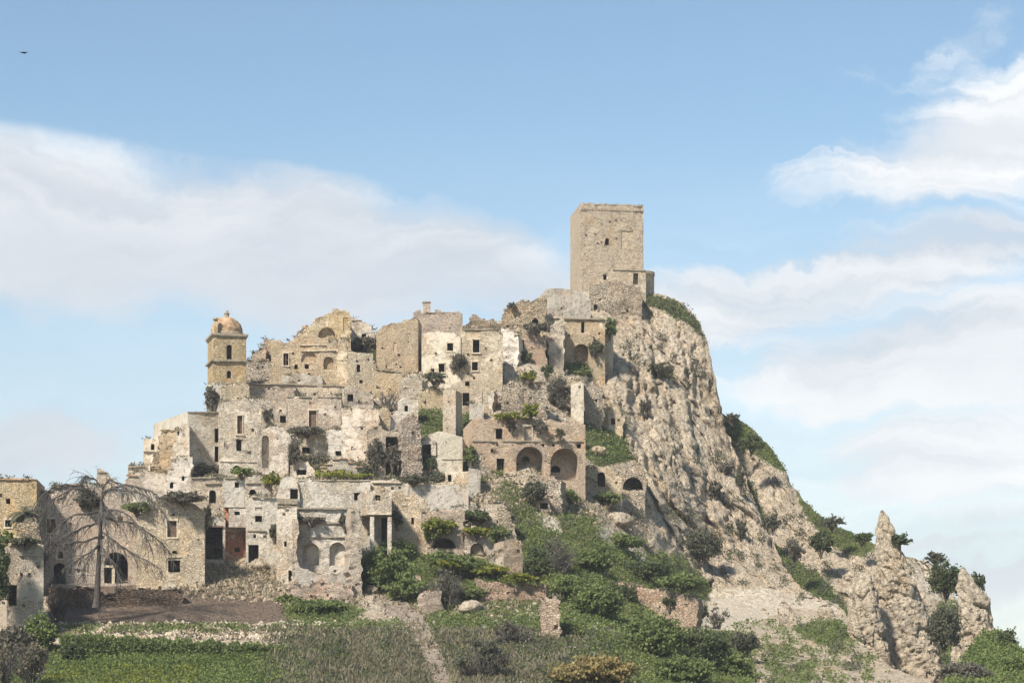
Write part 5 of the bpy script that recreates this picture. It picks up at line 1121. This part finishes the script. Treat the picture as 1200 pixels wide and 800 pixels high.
bare('grey thorny twigs on the path side near the bottom', 565, 772, 34, 26, 236, n=30, kind='olive')
bare('faded bare shrub on the lower slope right of the path', 600, 742, 26, 18, 255, n=24, kind='grey')
bare('mauve bare bush between the two lower trees', 842, 722, 14, 12, 300, n=14, kind='grey')
bare('leafless twigs at the lower left house corner', 68, 705, 14, 20, 262, n=18)
bare('pale reed-like twigs at the left edge of the field', 36, 774, 22, 26, 232, n=24, kind='dry')
bare('tall pale reeds in the bottom left corner', 6, 780, 12, 28, 228, n=20, kind='dry')
bare('leafless creeper behind the palm beside the left brick house', 56, 634, 9, 10, 271, n=12)
bare('grey bare creeper hanging right of the curved wall', 488, 425, 8, 18, 382, n=14)

# ---- hedge across the field: countable by nobody, one mass
def hedge():
    n = 20000; x = RS.rand(n)*(335-70)+70; t = RS.rand(n); yb = 766+(x-70)*.055; hh = 25+5*perlin(x/16, x*0, x*0)+5*perlin(x/5, x*0+4, x*0)
    py = yb-hh*t; D = 247+(1-t)*0+RS.rand(n)*6*(1-t*.5)
    P = np.stack([(x-600)*D/F, D, CZ+(HZ-py)*D/F], -1); cl = perlin(x/7, py/6, x*0)
    V, Fq, T = cards(P, .20, np.clip(.5+.6*cl+.3*(RS.rand(n)-.5), 0, 1)); tag(np_mesh('hedge', V, Fq, LM['green'], attrs={'tint': T}, smooth=False), kind='stuff')
hedge()
# ---- ground cover
def cover(name, P, size, mat, cl=3.0, up=.0, elong=1.5, k=3, spread=.35, lift=.2, bias=0.0):
    n = len(P); Q = np.repeat(P, k, 0)+RS.normal(size=(n*k, 3))*spread*np.array([1, 1, .5])+np.array([0, 0, lift])
    tnt = np.clip(.5+bias+.75*fbm(Q[:, 0]/cl, Q[:, 1]/cl, Q[:, 2]/cl, 3)+.35*(RS.rand(n*k)-.5), 0, .79)
    V, Fq, T = cards(Q, size, tnt, elong, up); return tag(np_mesh(name, V, Fq, mat, attrs={'tint': T}, smooth=False), kind='stuff')
g = lambda Z: np.clip(Z['grass']-.35, 0, 1)*(1-Z.get('path', 0))
cover('green_undergrowth', pick(HILL, 42000, lambda x, y, Z: g(Z)*(1-Z['sand'])*(1-.9*Z['pale'])*(x > 420)*(y > 560)*(x < 1060)*(fbm(x/24, y/16, x*0, 3) > -.12)), .19, LM['green'], 3.5, spread=.28)
cover('slope_grass', pick(HILL, 9000, lambda x, y, Z: g(Z)*(1-Z['pale'])*((x > 420)*(y <= 560)+(x > 325)*(x < 430)*(y < 735))), .20, LM['green'], 2.5, lift=.1)
cover('foreground_grass', pick(HILL, 27000, lambda x, y, Z: (y+6*perlin(x/9,x*0,x*0) > 728)*(x > 330)*(x < 700)*(1-Z['path'])*(fbm(x/30+3, y/14, x*0, 3) > -.3)), .17, LM['green'], 3.0, up=.6, lift=.12)
cover('bright_weeds', pick(HILL, 8000, lambda x, y, Z: g(Z)*(1-Z['pale'])*(x > 430)*(y > 600)*(fbm(x/13+9, y/9, x*0, 3) > .16)), .20, LM['bright'], 2.5)
cover('field_grass', pick(HILL, 30000, lambda x, y, Z: (y > 758)*(1-np.clip((x+22*fbm(y/7,x*0+2,x*0,2)-330)/130,0,1))*(x > -70)*Z['grass']), .20, LM['field'], 5.0, lift=.1, up=.8)
cover('field_flowers', pick(HILL, 2500, lambda x, y, Z: (y > 783)*(x < 230)*(x > 30)*(fbm(x/30, y/6, x*0, 2) > -.1)), .17, LM['yellow'], 4.0, lift=.35)
cover('dry_weeds', pick(HILL, 3500, lambda x, y, Z: (y+6*perlin(x/9,x*0,x*0) > 742)*(np.clip((x+22*fbm(y/7,x*0+2,x*0,2)-300)/110,0,1))*(1-np.clip((x-590)/110,0,1))*(1-Z['path'])*(fbm(x/17, y/30, x*0, 3) > -.16)), .13, LM['dry'], 3.0, up=2.5, elong=5.5, k=5, lift=.45)
cover('grey_green_weeds', pick(HILL, 8000, lambda x, y, Z: (y+6*perlin(x/9,x*0,x*0) > 740)*(np.clip((x+22*fbm(y/7,x*0+2,x*0,2)-300)/110,0,1))*(1-np.clip((x-620)/130,0,1))*(1-Z['path'])), .15, LM['olive'], 3.0, up=1.2, elong=2.6, k=5, lift=.35)
cover('town_weeds', pick(HILL, 9000, lambda x, y, Z: np.clip(Z['weeds'], 0, 1)*(y < 620)+.06*(x > 160)*(x < 700)*(y < 640)*(y > 380)), .22, LM['olive'], 2.5, up=1.0, lift=.3)
cover('dry_tufts', pick(HILL, 7000, lambda x, y, Z: np.clip(Z['weeds'], 0, 1)*(y < 620)+.05*(x > 160)*(x < 700)*(y < 640)*(y > 380)+.25*Z['pale']), .22, LM['dry'], 2.5, up=2.0, elong=2.6, lift=.25)
stones('terrace_edge_rubble', pick(HILL, 2600, lambda x, y, Z: (y > 731)*(y < 749)*(x > 66)*(x < 400)*(fbm(x/30+4, y/9, x*0, 2) > -.25)), .08, .42, M['pale'])
cover('strip_weeds', pick(HILL, 1500, lambda x, y, Z: (y > 735)*(y < 744)*(x > 60)*(x < 400)*(fbm(x/22, y/5, x*0, 2) > .0)), .22, LM['green'], 2.5, lift=.3)
wp = []
for f in FACADES:
    if f[3] > 380 and f[0] > 640 or random.random() < .35: continue
    tx = [q[0] for q in f[2]]; ty = [q[1] for q in f[2]]
    for _ in range(int((f[1]-f[0])*.55)):
        x = random.uniform(f[0], f[1]); 
        if math.sin(x*.35+f[0])+math.sin(x*.13) < .1: continue
        wp.append(PT(x, float(np.interp(x, tx, ty))+random.uniform(-1.5, 1.0), f[3]+random.uniform(0, 1.2))[:])
cover('wall_top_weeds', np.array(wp), .17, LM['olive'], 1.5, up=.6, lift=.05, k=9, spread=.32)
cover('wall_top_dry_grass', np.array(wp)[::2], .17, LM['dry'], 1.5, up=1.6, elong=3, lift=.1, k=6, spread=.3)
cover('yellow_weeds', pick(HILL, 1800, lambda x, y, Z: (y > 600)*(x > 440)*(x < 860)*g(Z)*(.15+poly_mask(x, y, [(540,655),(600,660),(650,680),(630,690),(560,676)], 8))*(fbm(x/15+2, y/9, x*0+3, 3) > .05)), .18, LM['yellow'], 2.0, lift=.3)
cover('white_flowers', pick(HILL, 420, lambda x, y, Z: (y > 715)*(x > 440)*(x < 720)*(1-Z['path'])*(fbm(x/20, y/12, x*0+8, 2) > .0)), .12, LM['white'], 2.0, k=4, spread=.22, lift=.45)
cover('cliff_scrub', pick(HILL, 3000, lambda x, y, Z: Z['cliff']*(x > 690)*(x < 1010)*(fbm(x/16+5, y/22, x*0, 4) > .27)), .22, LM['olive'], 3.0)
cover('outcrop_scrub', pick(HILL, 2600, lambda x, y, Z: (x > 860)*(x < 1040)*(y > 725)*(fbm(x/16+5, y/12, x*0, 3) > .02)), .24, LM['green'], 3.0)
cover('crest_grass', pick(HILL, 3200, lambda x, y, Z: g(Z)*(x > 745)*(y < 470)), .18, LM['olive'], 3.0, lift=.0, spread=.2)
cover('ridge_grass', pick(RIDGE, 22000, lambda x, y, Z: g(Z)*(fbm(x/16+5, y/14, x*0, 3) > -.25)), .20, LM['green'], 3.5, lift=.05, spread=.25)
cover('ridge_scrub', pick(RIDGE, 4500, lambda x, y, Z: (1-.6*Z['sand'])*(fbm(x/15+2, y/20, x*0, 3) > .24)), .22, LM['olive'], 3.0)
cover('right_slope_grass', pick(SLOPE, 16000, lambda x, y, Z: 1.0*(x < 1300)+x*0), .24, LM['bright'], 3.5, lift=.15, bias=-.1)

# ================================================================== the dead tree
def dead_tree():
    D = 262.0; r = tag(empty('dead_tree', PT(114, 706, D)), 'large dead grey tree with long drooping bare branches in front of the stone houses', 'tree')
    o = PT(114, 706, D); s = D/F; R = random.Random(5)
    def L(px, py, y=0.0): return Vector(((px-114)*s, y, (706-py)*s))
    mb = MB(); mb.tube([L(113,712),L(114,700),L(115,670),L(117,640),L(118,610),L(119,585),L(121,568)], [.55,.38,.30,.26,.22,.17,.08], 10)
    mb.build('trunk', M['bark'], r)
    limbs = [ [(119,592,0),(108,577,.5),(92,568,1),(74,565,1.5),(58,569,1.6),(46,578,1.8),(38,590,2)], [(119,586,0),(104,574,-.5),(86,574,-1.5),(70,585,-2),(60,600,-2.4),(52,618,-2.6)],
      [(119,582,0),(130,571,.4),(146,567,1),(160,569,1.6),(176,574,1.8),(190,586,2)], [(120,576,0),(134,574,-1),(152,576,-1.8),(170,580,-2.2),(184,590,-2.4),(196,604,-2.6)],
      [(118,612,0),(104,617,-1),(88,625,-2),(72,636,-2.6),(62,648,-3),(55,660,-3)], [(117,628,0),(100,633,1),(82,634,1.6),(66,636,2),(50,646,2)], [(117,640,0),(106,648,-1),(94,658,-2),(80,668,-3),(68,682,-3)],
      [(118,622,0),(130,630,-1),(144,640,-1.5),(160,650,-2.4),(176,658,-3),(194,668,-3.4)], [(118,606,0),(134,609,1),(152,611,1.6),(168,620,2),(184,632,2.4),(196,646,2.5)],
      [(118,598,0),(132,597,-1),(148,601,-2),(160,610,-2.4),(172,622,-3),(180,640,-3)], [(119,600,0),(106,603,-2),(92,606,-2.6),(78,616,-3.4),(66,630,-3.6),(60,644,-3.6)],
      [(121,572,0),(112,562,0),(102,557,0),(96,562,.4)], [(121,570,0),(128,562,0),(140,566,0),(150,574,0)], [(118,632,0),(124,642,-2),(132,652,-3),(140,664,-3.5),(146,676,-3.6)], [(117,636,0),(112,648,-2),(108,660,-3),(104,674,-3.2)],
      [(119,590,0),(124,600,-3),(130,612,-4),(134,628,-4.5),(136,640,-4.6)] ]
    def twig(mb, p, d, Ln, rad, lev):
        pts = [p]; n = 4
        for i in range(n):
            d = (d+Vector((R.uniform(-.2,.2), R.uniform(-.2,.2), R.uniform(-.30,.04)))).normalized(); p = p+d*Ln/n; pts.append(p)
        mb.tube(pts, [rad*(1-.17*i) for i in range(n+1)], 3, False)
        if lev > 0:
            for _ in range(3): twig(mb, pts[R.randint(1, n)], (d+Vector((R.uniform(-.8,.8), R.uniform(-.8,.8), R.uniform(-.8,.2)))).normalized(), Ln*.55, rad*.6, lev-1)
    for l in limbs:
        mb = MB(); P = [L(*q) for q in l]; fine = []
        for a, b in zip(P[:-1], P[1:]):
            for k in range(3): fine.append(a.lerp(b, k/3)+Vector((R.uniform(-.08,.08), R.uniform(-.08,.08), R.uniform(-.08,.08))))
        fine.append(P[-1]); n = len(fine); mb.tube(fine, [.145*(1-.72*i/(n-1)) for i in range(n)], 6, False)
        br = mb.build('branch', M['bark'], r); mb = MB()
        for i in range(2, n):
            d0 = (fine[i]-fine[i-1]).normalized()
            for _ in range(3): twig(mb, fine[i], (d0*.8+Vector((R.uniform(-.7,.7), R.uniform(-.7,.7), R.uniform(-.9,.25)))).normalized(), R.uniform(.9, 2.5), .045, 1)
        mb.build('twigs', M['twig'], br)
dead_tree()
def palm():
    D = 266.0; r = tag(empty('palm_tree', PT(32, 632, D)), 'small shaggy palm with drooping fronds on the ledge beside the left brick house', 'palm tree'); s = D/F; R = random.Random(3)
    mb = MB(); pts = [(0, 0, -.6+i*.30) for i in range(13)]; mb.tube(pts, [.42+.06*(i % 2) for i in range(13)], 9); mb.build('trunk', M['trunk'], r)
    for i in range(48):
        a = R.uniform(0, 2*math.pi); e = R.uniform(-.5, 1.25); Ln = R.uniform(2.1, 3.1); p = Vector((0, 0, 3.0)); d = Vector((math.cos(a)*math.cos(e), math.sin(a)*math.cos(e), math.sin(e))); v = []; f = []; ax = [p]
        for k in range(7): d = (d+Vector((0, 0, -.26))).normalized(); p = p+d*Ln/7; ax.append(p)
        for k in range(1, 8):
            t = (ax[k]-ax[k-1]).normalized(); sd = t.cross(Vector((0, 0, 1))).normalized()
            for sg in (-1, 1):
                for h in (0, .5):
                    q = ax[k-1].lerp(ax[k], h); b = len(v); e_ = q+sd*sg*.5+t*.3+Vector((0, 0, -.22)); v += [q-t*.10, q+t*.12, e_]; f.append((b, b+1, b+2))
        T = np.full(len(v), R.random()*.7 if i > 10 else .9); o = mesh_obj('frond', v, f, LM['olive'] if e > -.1 else LM['dry'], r)
        at_ = o.data.attributes.new('tint', 'FLOAT', 'POINT'); at_.data.foreach_set('value', T.astype(np.float32))
palm()
def bird():
    r = tag(empty('bird', PT(28, 62, 180)), 'tiny dark bird gliding high in the upper left sky', 'bird')
    v = [(-.42,0,.05),(-.2,-.12,.02),(-.05,-.2,0),(0,-.34,0),(.05,-.2,0),(.2,-.12,.02),(.42,0,.05),(.18,.04,.03),(.06,.1,.02),(.09,.3,0),(-.09,.3,0),(-.06,.1,.02),(-.18,.04,.03),(0,0,.07),(0,0,-.07)]
    f = [(i, (i+1) % 13, 13) for i in range(13)]+[((i+1) % 13, i, 14) for i in range(13)]
    mesh_obj('body', v, f, M['bird'], r)
bird()

# ------------------------------------------------------------------ thin air between here and the summit
mh = bpy.data.materials.new('thin_haze'); mh.use_nodes = True; th_ = NT(mh.node_tree)
pv = th_.new('ShaderNodeVolumePrincipled'); pv.inputs['Color'].default_value = (.90, .93, 1, 1); pv.inputs['Density'].default_value = HAZE; pv.inputs['Anisotropy'].default_value = 0.0
oh = th_.new('ShaderNodeOutputMaterial'); th_.l.new(pv.outputs[0], oh.inputs['Volume'])
mb = MB(); mb.box(-360, 360, -20, 600, -4.5, 115); ho = mb.build('haze', mh); ho['kind'] = 'stuff'
